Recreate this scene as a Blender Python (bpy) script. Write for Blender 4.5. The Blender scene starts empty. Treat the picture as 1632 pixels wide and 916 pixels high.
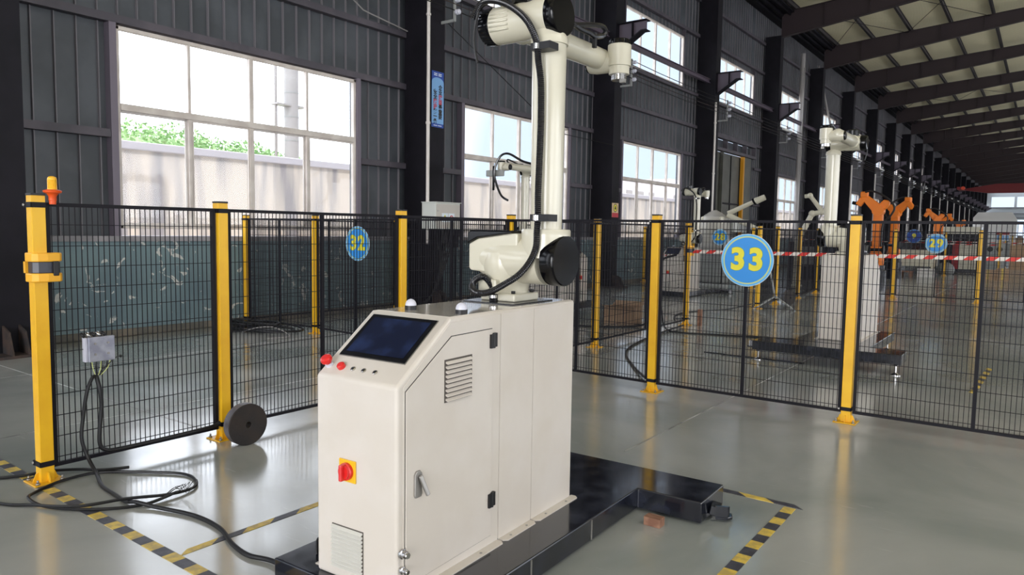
import bpy, math, random
from mathutils import Matrix, Vector
random.seed(7)
S = bpy.context.scene
COL = S.collection
PI = math.pi
BAY = 7.08

# ------------------------------------------------------------------ camera, world, lights, exposure
cd = bpy.data.cameras.new('camera')
cam = bpy.data.objects.new('camera', cd)
COL.objects.link(cam)
cd.sensor_width = 36.0
cd.lens = 1157.865 / 1632 * 36
cd.clip_end = 400
_r = Vector((0.80524069, 0.592747, 0.01544123))
_u = Vector((-0.05916233, 0.0544054, 0.9967647))
_f = Vector((-0.5899892, 0.80354903, -0.07887774))
M = Matrix((( _r[0], _u[0], -_f[0], 0), (_r[1], _u[1], -_f[1], 0), (_r[2], _u[2], -_f[2], 1.5), (0, 0, 0, 1)))
cam.matrix_world = M
S.camera = cam
S.view_settings.view_transform = 'Standard'
S.view_settings.look = 'None'
S.view_settings.gamma = 1.0
S.view_settings.use_curve_mapping = False
S.view_settings.exposure = 0.1

W = bpy.data.worlds.new('sky'); S.world = W; W.use_nodes = True
wn = W.node_tree.nodes; wl = W.node_tree.links
bg = wn['Background']
tc = wn.new('ShaderNodeTexCoord')
nz = wn.new('ShaderNodeTexNoise'); nz.inputs['Scale'].default_value = 1.6; nz.inputs['Detail'].default_value = 3
cr = wn.new('ShaderNodeValToRGB')
cr.color_ramp.elements[0].position = 0.42; cr.color_ramp.elements[0].color = (0.74, 0.86, 1.0, 1)
cr.color_ramp.elements[1].position = 0.62; cr.color_ramp.elements[1].color = (1.0, 1.0, 1.0, 1)
# hazy bright cloud bank towards the west (-X -Y), clear pale blue towards the north
sx = wn.new('ShaderNodeSeparateXYZ'); wl.new(tc.outputs['Generated'], sx.inputs[0]); wl.new(tc.outputs['Generated'], nz.inputs['Vector'])
mr_ = wn.new('ShaderNodeMapRange'); mr_.inputs['From Min'].default_value = 0.78; mr_.inputs['From Max'].default_value = 0.62
wl.new(sx.outputs['Y'], mr_.inputs['Value'])
ad_ = wn.new('ShaderNodeMath'); ad_.operation = 'MULTIPLY_ADD'; ad_.inputs[1].default_value = 0.35; wl.new(nz.outputs['Fac'], ad_.inputs[0])
sb_ = wn.new('ShaderNodeMath'); sb_.operation = 'SUBTRACT'; sb_.inputs[1].default_value = 0.17; wl.new(mr_.outputs['Result'], sb_.inputs[0])
wl.new(sb_.outputs[0], ad_.inputs[2]); wl.new(ad_.outputs[0], cr.inputs['Fac'])
cr.color_ramp.elements[0].position = 0.0; cr.color_ramp.elements[0].color = (0.70, 0.83, 1.02, 1)
cr.color_ramp.elements[1].position = 1.0; cr.color_ramp.elements[1].color = (3.3, 3.45, 3.75, 1)
wl.new(cr.outputs['Color'], bg.inputs['Color'])
bg.inputs['Strength'].default_value = 1.25
sl = bpy.data.lights.new('sun', 'SUN'); sl.energy = 1.8; sl.angle = 0.02; sl.color = (1.0, 0.95, 0.86)
so = bpy.data.objects.new('sun', sl); COL.objects.link(so)
so.rotation_euler = Vector((-0.40, 0.06, -0.91)).to_track_quat('-Z', 'Y').to_euler()

def area(name, loc, direction, sx, sy, power, color=(1, 1, 1)):
    l = bpy.data.lights.new(name, 'AREA'); l.shape = 'RECTANGLE'; l.size = sx; l.size_y = sy
    l.energy = power; l.color = color
    o = bpy.data.objects.new(name, l); COL.objects.link(o)
    o.location = loc
    o.rotation_euler = Vector(direction).to_track_quat('-Z', 'Y').to_euler()
    return o
# daylight through the openings that the frame does not show: windows of the right wall, open gate behind the camera
for i, yy in enumerate((-5, 9.2, 23.3, 44.5, 72.8, 108)):
    area('right_window_daylight', (17.6, yy, 3.2), (-1, 0, -0.12), 12.0, 3.6, (250, 260, 230, 280, 330, 330)[i], (1.0, 0.97, 0.95))
area('rear_gate_daylight', (2.0, -14.5, 3.2), (0, 1, -0.05), 12.0, 5.5, 1350, (1.0, 0.97, 0.95))
for yy, pw in ((5, 620), (30, 330), (60, 330), (100, 330), (140, 330)):  # down light added under the closed roof to brighten the floor
    area('roof_fill_light', (5.5, yy, 11.5), (-0.35, 0, -1), 3.0, 14.0, pw, (1.0, 0.98, 0.95))

# ------------------------------------------------------------------ materials
def lin(c):
    c = c / 255.0
    return c / 12.92 if c <= 0.04045 else ((c + 0.055) / 1.055) ** 2.4
def rgb(t): return (lin(t[0]), lin(t[1]), lin(t[2]), 1)
MATS = {}
def mat(name, col, rough=0.5, metal=0.0, col2=None, scale=4.0, lo=0.4, hi=0.6, bump=0.0, bscale=60, coat=0.0, rvar=0.0, detail=5, stretch=None, spec=None):
    m = bpy.data.materials.new(name); m.use_nodes = True
    nt = m.node_tree; b = nt.nodes['Principled BSDF']
    b.inputs['Base Color'].default_value = rgb(col)
    b.inputs['Roughness'].default_value = rough
    b.inputs['Metallic'].default_value = metal
    if spec is not None: b.inputs['Specular IOR Level'].default_value = spec
    if coat: b.inputs['Coat Weight'].default_value = coat; b.inputs['Coat Roughness'].default_value = 0.08
    t = None
    if col2 or bump or rvar:
        t = nt.nodes.new('ShaderNodeTexCoord')
        src = t.outputs['Object']
        if stretch:
            mp = nt.nodes.new('ShaderNodeMapping'); mp.inputs['Scale'].default_value = stretch
            nt.links.new(src, mp.inputs['Vector']); src = mp.outputs['Vector']
    if col2 or rvar:
        n = nt.nodes.new('ShaderNodeTexNoise'); n.inputs['Scale'].default_value = scale; n.inputs['Detail'].default_value = detail
        nt.links.new(src, n.inputs['Vector'])
        r = nt.nodes.new('ShaderNodeValToRGB')
        r.color_ramp.elements[0].position = lo; r.color_ramp.elements[1].position = hi
        r.color_ramp.elements[0].color = rgb(col); r.color_ramp.elements[1].color = rgb(col2 or col)
        nt.links.new(n.outputs['Fac'], r.inputs['Fac'])
        if col2: nt.links.new(r.outputs['Color'], b.inputs['Base Color'])
        if rvar:
            mr = nt.nodes.new('ShaderNodeMapRange'); mr.inputs['From Min'].default_value = 0.3; mr.inputs['From Max'].default_value = 0.7
            mr.inputs['To Min'].default_value = rough - rvar; mr.inputs['To Max'].default_value = rough + rvar
            nt.links.new(n.outputs['Fac'], mr.inputs['Value']); nt.links.new(mr.outputs['Result'], b.inputs['Roughness'])
    if bump:
        n2 = nt.nodes.new('ShaderNodeTexNoise'); n2.inputs['Scale'].default_value = bscale; n2.inputs['Detail'].default_value = 4
        nt.links.new(src, n2.inputs['Vector'])
        bp = nt.nodes.new('ShaderNodeBump'); bp.inputs['Strength'].default_value = bump; bp.inputs['Distance'].default_value = 0.01
        nt.links.new(n2.outputs['Fac'], bp.inputs['Height']); nt.links.new(bp.outputs['Normal'], b.inputs['Normal'])
    MATS[name] = m
    return m
cream = mat('cream_gloss_paint', (208, 203, 184), 0.28, coat=0.5)
cabp = mat('cabinet_powder_coat', (213, 206, 198), 0.42, col2=(208, 200, 190), scale=3, bump=0.04, bscale=300)
cabtop = mat('cabinet_top_gloss', (214, 208, 198), 0.1, col2=(196, 188, 178), scale=7, coat=0.6)
blackgloss = mat('black_gloss_plastic', (7, 7, 10), 0.16, spec=0.35)
blackrub = mat('black_rubber', (16, 16, 20), 0.45)
blackhose = mat('black_corrugated_hose', (17, 17, 24), 0.25, coat=0.3)
blackpaint = mat('black_enamel_steel', (24, 26, 34), 0.16, col2=(40, 44, 58), scale=9, lo=0.45, hi=0.75, coat=0.4, rvar=0.07)
fenceblk = mat('black_fence_paint', (20, 18, 26), 0.6, spec=0.25)
yel = mat('yellow_fence_paint', (236, 184, 30), 0.4, col2=(228, 172, 26), scale=5)
yel2 = mat('yellow_plastic', (240, 176, 40), 0.45)
orangep = mat('orange_plastic', (226, 84, 24), 0.4)
orange = mat('orange_robot_paint', (242, 128, 14), 0.45)
redp = mat('red_plastic', (214, 36, 34), 0.3, coat=0.4)
reddk = mat('dark_red_paint', (150, 28, 34), 0.45)
chrome = mat('chrome', (200, 198, 196), 0.18, metal=1.0)
steel = mat('zinc_steel', (165, 162, 158), 0.4, metal=0.8)
screenm = mat('dark_touch_screen', (20, 26, 48), 0.28, col2=(40, 54, 92), scale=7, lo=0.55, hi=0.8, spec=0.2)
screenb = mat('screen_bezel', (10, 10, 14), 0.3, spec=0.25)
whitepl = mat('white_translucent_plastic', (208, 208, 220), 0.35)
white = mat('white_paint', (224, 222, 218), 0.4)
pvc = mat('white_pvc', (216, 210, 204), 0.35)
pvcg = mat('grey_pvc', (150, 146, 144), 0.5)
siding = mat('slate_metal_siding', (76, 80, 86), 0.5, col2=(62, 66, 71), scale=1.2, rvar=0.06)
ribm = mat('siding_rib_lit_edge', (108, 105, 110), 0.45)  # lighter than the siding: side light on the ribs is painted in
girtm = mat('girt_primer', (86, 80, 88), 0.55, col2=(72, 68, 76), scale=2)
colm = mat('dark_column_paint', (28, 26, 33), 0.6, col2=(22, 21, 27), spec=0.2, scale=2.5)
rustm = mat('rusty_steel', (70, 56, 50), 0.8, col2=(48, 44, 46), scale=8)
brk = mat('bracket_primer', (88, 78, 90), 0.55)
frm = mat('aluminium_window_frame', (214, 206, 198), 0.4, col2=(196, 186, 178), scale=3)
frmd = mat('window_jamb_backlit', (112, 104, 116), 0.5)  # purplish dark stands in for the jambs being backlit
raft = mat('rafter_oxide_paint', (50, 38, 42), 0.6)
purl = mat('purlin_paint', (62, 58, 60), 0.6)
woodm = mat('raw_wood', (150, 112, 90), 0.7, col2=(122, 84, 66), scale=18, stretch=(1, 6, 1))
cardm = mat('cardboard', (176, 146, 118), 0.8, col2=(164, 134, 106), scale=5)
tapey = mat('tape_yellow', (226, 196, 84), 0.45, col2=(190, 164, 92), scale=20)
tapek = mat('tape_black', (74, 74, 84), 0.45, col2=(58, 58, 68), scale=20)
beltr = mat('belt_red', (214, 44, 34), 0.55)
beltw = mat('belt_white', (232, 224, 216), 0.55)
blue = mat('sign_blue', (52, 146, 226), 0.35)
bluerim = mat('sign_rim_pale_blue', (96, 180, 236), 0.35)
signw = mat('sign_white', (222, 232, 240), 0.35)
syel = mat('sign_yellow', (232, 220, 56), 0.4)
syel2 = mat('sign_pale_yellow', (206, 214, 128), 0.4)
syedge = mat('sign_green_outline', (70, 140, 120), 0.4)
bluedk = mat('deep_blue_print', (30, 70, 160), 0.4)
bluelt = mat('pale_blue_print', (120, 170, 220), 0.4)
pinkp = mat('faded_pink_print', (226, 150, 146), 0.5)
inkk = mat('black_ink', (28, 26, 30), 0.5)
inkr = mat('red_ink', (190, 60, 70), 0.5)
greyp = mat('grey_enamel', (150, 152, 150), 0.45)
elbm = mat('electric_box_paint', (206, 208, 202), 0.4)
metalp = mat('galvanised_plate', (176, 178, 190), 0.35, metal=0.6, col2=(150, 152, 168), scale=14)
castblk = mat('cast_rubber_disc', (34, 30, 30), 0.7, col2=(44, 36, 32), scale=8, bump=0.25, bscale=40)
doorm = mat('olive_gate_panel', (92, 92, 84), 0.5, col2=(80, 80, 74), scale=2)
doory = mat('yellow_gate_seal', (214, 150, 20), 0.4)
concw = mat('stained_concrete', (224, 210, 196), 0.85, col2=(158, 152, 154), scale=1.3, lo=0.42, hi=0.66, stretch=(1, 1.8, 0.22), bump=0.2, bscale=10)
conccap = mat('pale_concrete_cap', (206, 200, 206), 0.85)
leafm = mat('sunlit_foliage', (128, 168, 104), 0.7, col2=(168, 198, 142), scale=3)
barkm = mat('pale_bark', (120, 110, 96), 0.8)
groundm = mat('yard_ground', (206, 196, 184), 0.9, col2=(186, 176, 164), scale=0.6)
craneR = mat('crane_red', (112, 26, 30), 0.5)
craneO = mat('crane_orange', (222, 80, 50), 0.5)
endm = mat('end_wall_sheet', (150, 156, 160), 0.5)

ventgap = mat('vent_shadow_gap', (84, 78, 72), 0.8)  # dark tone painted in for the shade between the slats
def mat_roof():
    m = mat('roof_sheet_beige', (212, 203, 170), 0.45)
    nt = m.node_tree; b = nt.nodes['Principled BSDF']
    t = nt.nodes.new('ShaderNodeTexCoord'); w = nt.nodes.new('ShaderNodeTexWave')
    w.wave_type = 'BANDS'; w.bands_direction = 'Y'; w.inputs['Scale'].default_value = 1.6; w.inputs['Distortion'].default_value = 0
    nt.links.new(t.outputs['Object'], w.inputs['Vector'])
    bp = nt.nodes.new('ShaderNodeBump'); bp.inputs['Strength'].default_value = 0.5; bp.inputs['Distance'].default_value = 0.03
    nt.links.new(w.outputs['Fac'], bp.inputs['Height']); nt.links.new(bp.outputs['Normal'], b.inputs['Normal'])
    return m
roofm = mat_roof()

def mat_floor():
    m = bpy.data.materials.new('glossy_grey_epoxy'); m.use_nodes = True
    nt = m.node_tree; b = nt.nodes['Principled BSDF']; N = nt.nodes.new; L = nt.links.new
    t = N('ShaderNodeTexCoord')
    n1 = N('ShaderNodeTexNoise'); n1.inputs['Scale'].default_value = 0.55; n1.inputs['Detail'].default_value = 8; n1.inputs['Distortion'].default_value = 0.6
    L(t.outputs['Object'], n1.inputs['Vector'])
    r1 = N('ShaderNodeValToRGB'); r1.color_ramp.elements[0].position = 0.35; r1.color_ramp.elements[1].position = 0.68
    r1.color_ramp.elements[0].color = rgb((142, 148, 145)); r1.color_ramp.elements[1].color = rgb((184, 184, 180))
    L(n1.outputs['Fac'], r1.inputs['Fac'])
    # scuffs: long thin streaks
    mp = N('ShaderNodeMapping'); mp.inputs['Scale'].default_value = (1.2, 9.0, 1); mp.inputs['Rotation'].default_value = (0, 0, 0.9)
    L(t.outputs['Object'], mp.inputs['Vector'])
    n2 = N('ShaderNodeTexNoise'); n2.inputs['Scale'].default_value = 2.0; n2.inputs['Detail'].default_value = 9; n2.inputs['Roughness'].default_value = 0.7
    L(mp.outputs['Vector'], n2.inputs['Vector'])
    r2 = N('ShaderNodeValToRGB'); r2.color_ramp.elements[0].position = 0.62; r2.color_ramp.elements[1].position = 0.74
    r2.color_ramp.elements[0].color = (0, 0, 0, 1); r2.color_ramp.elements[1].color = (0.5, 0.5, 0.5, 1)
    L(n2.outputs['Fac'], r2.inputs['Fac'])
    mx = N('ShaderNodeMixRGB'); mx.inputs['Color2'].default_value = rgb((205, 205, 202))
    L(r2.outputs['Color'], mx.inputs['Fac']); L(r1.outputs['Color'], mx.inputs['Color1'])
    L(mx.outputs['Color'], b.inputs['Base Color'])
    mr = N('ShaderNodeMapRange'); mr.inputs['From Min'].default_value = 0.3; mr.inputs['From Max'].default_value = 0.7
    mr.inputs['To Min'].default_value = 0.1; mr.inputs['To Max'].default_value = 0.27
    n3 = N('ShaderNodeTexNoise'); n3.inputs['Scale'].default_value = 1.3; n3.inputs['Detail'].default_value = 6
    L(t.outputs['Object'], n3.inputs['Vector']); L(n3.outputs['Fac'], mr.inputs['Value']); L(mr.outputs['Result'], b.inputs['Roughness'])
    n4 = N('ShaderNodeTexNoise'); n4.inputs['Scale'].default_value = 5.0; n4.inputs['Detail'].default_value = 3
    L(t.outputs['Object'], n4.inputs['Vector'])
    bp = N('ShaderNodeBump'); bp.inputs['Strength'].default_value = 0.05; bp.inputs['Distance'].default_value = 0.012
    L(n4.outputs['Fac'], bp.inputs['Height']); L(bp.outputs['Normal'], b.inputs['Normal'])
    b.inputs['Specular IOR Level'].default_value = 1.0
    b.inputs['Coat Weight'].default_value = 0.45; b.inputs['Coat Roughness'].default_value = 0.15
    L(bp.outputs['Normal'], b.inputs['Coat Normal'])
    return m
floorm = mat_floor()

def mat_masonry():
    m = bpy.data.materials.new('peeling_teal_plaster'); m.use_nodes = True
    nt = m.node_tree; b = nt.nodes['Principled BSDF']; N = nt.nodes.new; L = nt.links.new
    t = N('ShaderNodeTexCoord')
    n1 = N('ShaderNodeTexNoise'); n1.inputs['Scale'].default_value = 1.2; n1.inputs['Detail'].default_value = 6
    L(t.outputs['Object'], n1.inputs['Vector'])
    r1 = N('ShaderNodeValToRGB'); r1.color_ramp.elements[0].position = 0.35; r1.color_ramp.elements[1].position = 0.65
    r1.color_ramp.elements[0].color = rgb((94, 113, 121)); r1.color_ramp.elements[1].color = rgb((112, 133, 138))
    L(n1.outputs['Fac'], r1.inputs['Fac'])
    n2 = N('ShaderNodeTexNoise'); n2.inputs['Scale'].default_value = 4.2; n2.inputs['Detail'].default_value = 8; n2.inputs['Distortion'].default_value = 1.6
    L(t.outputs['Object'], n2.inputs['Vector'])
    r2 = N('ShaderNodeValToRGB'); r2.color_ramp.elements[0].position = 0.625; r2.color_ramp.elements[1].position = 0.645
    L(n2.outputs['Fac'], r2.inputs['Fac'])
    mx = N('ShaderNodeMixRGB'); mx.inputs['Color2'].default_value = rgb((196, 196, 192))
    L(r2.outputs['Color'], mx.inputs['Fac']); L(r1.outputs['Color'], mx.inputs['Color1'])
    L(mx.outputs['Color'], b.inputs['Base Color']); b.inputs['Roughness'].default_value = 0.6
    bp = N('ShaderNodeBump'); bp.inputs['Strength'].default_value = 0.4; bp.inputs['Distance'].default_value = 0.01
    L(n2.outputs['Fac'], bp.inputs['Height']); L(bp.outputs['Normal'], b.inputs['Normal'])
    return m
masonm = mat_masonry()

def mat_glass():
    m = bpy.data.materials.new('dusty_window_glass'); m.use_nodes = True
    nt = m.node_tree; N = nt.nodes.new; L = nt.links.new
    nt.nodes.remove(nt.nodes['Principled BSDF']); out = nt.nodes['Material Output']
    tr = N('ShaderNodeBsdfTransparent'); tr.inputs['Color'].default_value = (0.97, 0.98, 0.99, 1)
    gl = N('ShaderNodeBsdfGlossy'); gl.inputs['Roughness'].default_value = 0.05
    df = N('ShaderNodeBsdfDiffuse'); df.inputs['Color'].default_value = (0.8, 0.8, 0.8, 1)
    m1 = N('ShaderNodeMixShader'); m1.inputs['Fac'].default_value = 0.02
    m2 = N('ShaderNodeMixShader'); m2.inputs['Fac'].default_value = 0.05
    L(tr.outputs[0], m1.inputs[1]); L(gl.outputs[0], m1.inputs[2])
    L(m1.outputs[0], m2.inputs[1]); L(df.outputs[0], m2.inputs[2]); L(m2.outputs[0], out.inputs['Surface'])
    return m
glassm = mat_glass()
def mat_film():
    m = bpy.data.materials.new('plastic_wrap_film'); m.use_nodes = True
    nt = m.node_tree; N = nt.nodes.new; L = nt.links.new
    b = nt.nodes['Principled BSDF']; out = nt.nodes['Material Output']
    b.inputs['Base Color'].default_value = rgb((200, 196, 190)); b.inputs['Roughness'].default_value = 0.15
    tr = N('ShaderNodeBsdfTransparent'); mx = N('ShaderNodeMixShader'); mx.inputs['Fac'].default_value = 0.55
    L(tr.outputs[0], mx.inputs[1]); L(b.outputs[0], mx.inputs[2]); L(mx.outputs[0], out.inputs['Surface'])
    n = N('ShaderNodeTexNoise'); n.inputs['Scale'].default_value = 14; bp = N('ShaderNodeBump'); bp.inputs['Strength'].default_value = 1.0
    L(n.outputs['Fac'], bp.inputs['Height']); L(bp.outputs['Normal'], b.inputs['Normal'])
    return m
filmm = mat_film()

# ------------------------------------------------------------------ mesh builder
class MB:
    def __init__(s): s.v = []; s.f = []; s.mi = []; s.cur = 0
    def add(s, vs, fs):
        o = len(s.v); s.v += [tuple(v) for v in vs]
        for f in fs: s.f.append(tuple(i + o for i in f)); s.mi.append(s.cur)
        return s
    def box(s, x0, x1, y0, y1, z0, z1):
        return s.add([(x0, y0, z0), (x1, y0, z0), (x1, y1, z0), (x0, y1, z0), (x0, y0, z1), (x1, y0, z1), (x1, y1, z1), (x0, y1, z1)],
                     [(0, 3, 2, 1), (4, 5, 6, 7), (0, 1, 5, 4), (1, 2, 6, 5), (2, 3, 7, 6), (3, 0, 4, 7)])
    def bar(s, p0, p1, w, h, up=(0, 0, 1)):
        p0 = Vector(p0); p1 = Vector(p1); d = (p1 - p0).normalized(); u = Vector(up)
        a = d.cross(u)
        if a.length < 1e-4: a = d.cross(Vector((1, 0, 0)))
        a.normalize(); b = a.cross(d).normalized()
        a *= w / 2; b *= h / 2
        vs = [p0 - a - b, p0 + a - b, p0 + a + b, p0 - a + b, p1 - a - b, p1 + a - b, p1 + a + b, p1 - a + b]
        return s.add(vs, [(0, 3, 2, 1), (4, 5, 6, 7), (0, 1, 5, 4), (1, 2, 6, 5), (2, 3, 7, 6), (3, 0, 4, 7)])
    def cyl(s, p0, p1, r0, r1=None, n=24, caps=True, a0=None):
        p0 = Vector(p0); p1 = Vector(p1); r1 = r0 if r1 is None else r1
        return s.lathe(p0, p1 - p0, [(0, r0), ((p1 - p0).length, r1)], n, caps)
    def lathe(s, p, axis, prof, n=24, caps=True):
        p = Vector(p); d = Vector(axis).normalized()
        a = d.cross(Vector((0, 0, 1)))
        if a.length < 1e-3: a = Vector((1, 0, 0))
        a.normalize(); b = d.cross(a)
        vs = []; fs = []
        for (t, r) in prof:
            for k in range(n):
                th = 2 * PI * k / n
                vs.append(p + d * t + (a * math.cos(th) + b * math.sin(th)) * r)
        for i in range(len(prof) - 1):
            for k in range(n):
                k2 = (k + 1) % n
                fs.append((i * n + k, i * n + k2, (i + 1) * n + k2, (i + 1) * n + k))
        if caps:
            fs.append(tuple(range(n - 1, -1, -1))); m = (len(prof) - 1) * n
            fs.append(tuple(m + k for k in range(n)))
        return s.add(vs, fs)
    def tube(s, pts, r, n=8, rf=None):
        P = [Vector(p) for p in pts]; vs = []; fs = []
        T = []
        for i in range(len(P)):
            d = (P[min(i + 1, len(P) - 1)] - P[max(i - 1, 0)])
            T.append(d.normalized() if d.length > 1e-9 else Vector((0, 0, 1)))
        a = T[0].cross(Vector((0.13, 0.21, 0.97)))
        if a.length < 1e-3: a = T[0].cross(Vector((1, 0, 0)))
        a.normalize()
        for i, p in enumerate(P):
            a = (a - T[i] * a.dot(T[i])).normalized(); b = T[i].cross(a)
            rr = r if rf is None else rf(i)
            for k in range(n):
                th = 2 * PI * k / n; vs.append(p + (a * math.cos(th) + b * math.sin(th)) * rr)
        for i in range(len(P) - 1):
            for k in range(n):
                k2 = (k + 1) % n; fs.append((i * n + k, i * n + k2, (i + 1) * n + k2, (i + 1) * n + k))
        fs.append(tuple(range(n - 1, -1, -1))); m = (len(P) - 1) * n; fs.append(tuple(m + k for k in range(n)))
        return s.add(vs, fs)
    def prism(s, poly, axis, t0, t1):
        # poly: 2D points; axis 'x': (y,z), 'y': (x,z), 'z': (x,y)
        def P(a, b, t): return {'x': (t, a, b), 'y': (a, t, b), 'z': (a, b, t)}[axis]
        n = len(poly)
        vs = [P(a, b, t0) for a, b in poly] + [P(a, b, t1) for a, b in poly]
        fs = [tuple(range(n - 1, -1, -1)), tuple(range(n, 2 * n))] + [(k, (k + 1) % n, n + (k + 1) % n, n + k) for k in range(n)]
        return s.add(vs, fs)
    def sphere(s, c, r, n=20, m=12, sc=(1, 1, 1)):
        prof = [(r * (1 - math.cos(PI * i / m)) - r, max(1e-4, r * math.sin(PI * i / m))) for i in range(m + 1)]
        o = len(s.v); s.lathe((0, 0, 0), (0, 0, 1), prof, n, True)
        for i in range(o, len(s.v)):
            v = s.v[i]; s.v[i] = (c[0] + v[0] * sc[0], c[1] + v[1] * sc[1], c[2] + v[2] * sc[2])
        return s
    def build(s, name, m, parent=None, smooth=True, bevel=0.0, seg=2, angle=35):
        me = bpy.data.meshes.new(name); me.from_pydata(s.v, [], s.f)
        ms = m if isinstance(m, (list, tuple)) else [m]
        for q in ms: me.materials.append(q)
        if len(ms) > 1: me.polygons.foreach_set('material_index', s.mi)
        me.update()
        import bmesh
        bm = bmesh.new(); bm.from_mesh(me); bmesh.ops.recalc_face_normals(bm, faces=bm.faces); bm.to_mesh(me); bm.free()
        if smooth:
            me.polygons.foreach_set('use_smooth', [True] * len(me.polygons))
            me.set_sharp_from_angle(angle=math.radians(angle))
            me.polygons.foreach_set('use_smooth', [len(p.vertices) <= 4 for p in me.polygons])
        o = bpy.data.objects.new(name, me); COL.objects.link(o)
        if parent is not None: o.parent = parent
        if bevel:
            b = o.modifiers.new('bevel', 'BEVEL'); b.width = bevel; b.segments = seg; b.limit_method = 'ANGLE'; b.angle_limit = math.radians(40)
            b.harden_normals = False
        return o

def spline(pts, per=8):
    P = [Vector(p) for p in pts]; out = []
    for i in range(len(P) - 1):
        p0 = P[max(i - 1, 0)]; p1 = P[i]; p2 = P[i + 1]; p3 = P[min(i + 2, len(P) - 1)]
        for k in range(per):
            t = k / per
            out.append(0.5 * ((2 * p1) + (-p0 + p2) * t + (2 * p0 - 5 * p1 + 4 * p2 - p3) * t * t + (-p0 + 3 * p1 - 3 * p2 + p3) * t ** 3))
    out.append(P[-1]); return out
def resample(pts, step):
    out = [pts[0]]; acc = 0
    for i in range(1, len(pts)):
        a = pts[i - 1]; b = pts[i]; L = (b - a).length; t = step - acc
        while t <= L:
            out.append(a + (b - a) * (t / L)); t += step
        acc = (acc + L) % step if L > 0 else acc
        acc = L - (t - step)
    return out

def tag(o, label=None, cat=None, group=None, kind=None):
    if label: o['label'] = label
    if cat: o['category'] = cat
    if group: o['group'] = group
    if kind: o['kind'] = kind
    return o
def thing(name, label, cat, loc=(0, 0, 0), rz=0.0, group=None):
    o = bpy.data.objects.new(name, None); COL.objects.link(o); o.location = loc; o.rotation_euler = (0, 0, rz)
    o.empty_display_size = 0.1
    return tag(o, label, cat, group)
def struct(name):
    o = bpy.data.objects.new(name, None); COL.objects.link(o); o['kind'] = 'structure'; return o
CH = {}
def kids(o): return [c for c in bpy.data.objects if c.parent is o]
def dup(root, loc, rz=None, label=None, group=None, scale=None):
    r = root.copy(); COL.objects.link(r); r.location = loc
    if rz is not None: r.rotation_euler = (0, 0, rz)
    if label: r['label'] = label
    if group: r['group'] = group
    if scale: r.scale = (scale, scale, scale)
    for c in root.children:
        d = c.copy(); COL.objects.link(d); d.parent = r
        for g in c.children:
            e = g.copy(); COL.objects.link(e); e.parent = d
    return r
def share(name, src, loc, parent=None):      # light copy of one mesh object
    o = bpy.data.objects.new(name, src.data); COL.objects.link(o); o.location = loc
    if parent is not None: o.parent = parent
    return o
_txt = {}
def text_mesh(body, size, depth, offset, m, parent, name, mw, spacing=1.0):
    c = bpy.data.curves.new('lettering', 'FONT'); c.body = body; c.size = size; c.extrude = depth; c.offset = offset
    c.align_x = 'CENTER'; c.align_y = 'CENTER'; c.space_character = spacing; c.resolution_u = 4
    t = bpy.data.objects.new('lettering', c); COL.objects.link(t)
    bpy.context.view_layer.update()
    me = bpy.data.meshes.new_from_object(t.evaluated_get(bpy.context.evaluated_depsgraph_get()))
    bpy.data.objects.remove(t); bpy.data.curves.remove(c)
    me.materials.clear(); me.materials.append(m)
    o = bpy.data.objects.new(name, me); COL.objects.link(o); o.parent = parent; o.matrix_local = mw
    return o
FRONTM = Matrix(((1, 0, 0, 0), (0, 0, -1, 0), (0, 1, 0, 0), (0, 0, 0, 1)))     # text facing -Y, reading along +X
FACEX = Matrix(((0, 0, 1, 0), (1, 0, 0, 0), (0, 1, 0, 0), (0, 0, 0, 1)))      # text facing +X, reading along +Y

# ================================================================== SETTING
WX = -10.0
YEND = 163.0
fl = MB().box(-10.3, 18.3, -15, YEND + .3, -0.2, 0.0).build('floor', floorm, None, smooth=False); fl['kind'] = 'structure'
# saw-cut joints in the slab
jointm = mat('pale_joint_filler', (176, 176, 174), 0.5, col2=(96, 96, 96), scale=2.2)
for a, b in (((-8.05, 1.0), (-8.05, 30)), ((-2.25, 4.4), (-2.25, 30)), ((-5.79, -4), (-5.79, 6.2))):
    MB().box(a[0] - .006, a[0] + .006, a[1], b[1], 0.0, 0.0015).build('slab_joint', jointm, fl, smooth=False)
for yj in (2.9, 8.9, 20.9, 32.9):
    MB().box(-9.9, -5.0, yj - .006, yj + .006, 0.0, 0.0015).build('slab_joint', jointm, fl, smooth=False)

# --- left wall
wl_ = MB()
wl_.box(-10.4, WX + .1, -12, YEND, 0, 1.27)
wall = wl_.build('wall_left', masonm, None, smooth=False); wall['kind'] = 'structure'
# plinth ledge, sill course
MB().box(-10.2, WX + .13, -12, YEND, 0, 0.10).build('plinth', mat('dark_plinth', (92, 90, 84), 0.8, col2=(120, 112, 100), scale=3), wall, smooth=False, bevel=0.02)
MB().box(-10.42, WX + .14, -12, YEND, 1.27, 1.34).build('sill_course', mat('pale_sill_course', (150, 146, 150), 0.7, col2=(128, 126, 130), scale=3), wall, smooth=False)
WY0, WY1 = 4.75, 8.88                  # window span in bay 0
ZL0, ZL1, ZU0, ZU1, ZT = 1.44, 4.10, 6.29, 7.93, 10.84
def in_win(y, b): return WY0 + BAY * b - .02 < y < WY1 + BAY * b + .02
def segs(yc):
    b = math.floor((yc - 3.5) / BAY)
    if in_win(yc, b):
        if b == 3: return [(5.07, ZU0), (ZU1, ZT)]
        return [(ZL1, ZU0), (ZU1, ZT)]
    return [(1.34, ZT)]
brk_y = [6.894 + .26 * k for k in range(-75, 603)]
edges = []
for b in range(-3, 22): edges += [WY0 + BAY * b, WY1 + BAY * b]
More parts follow.
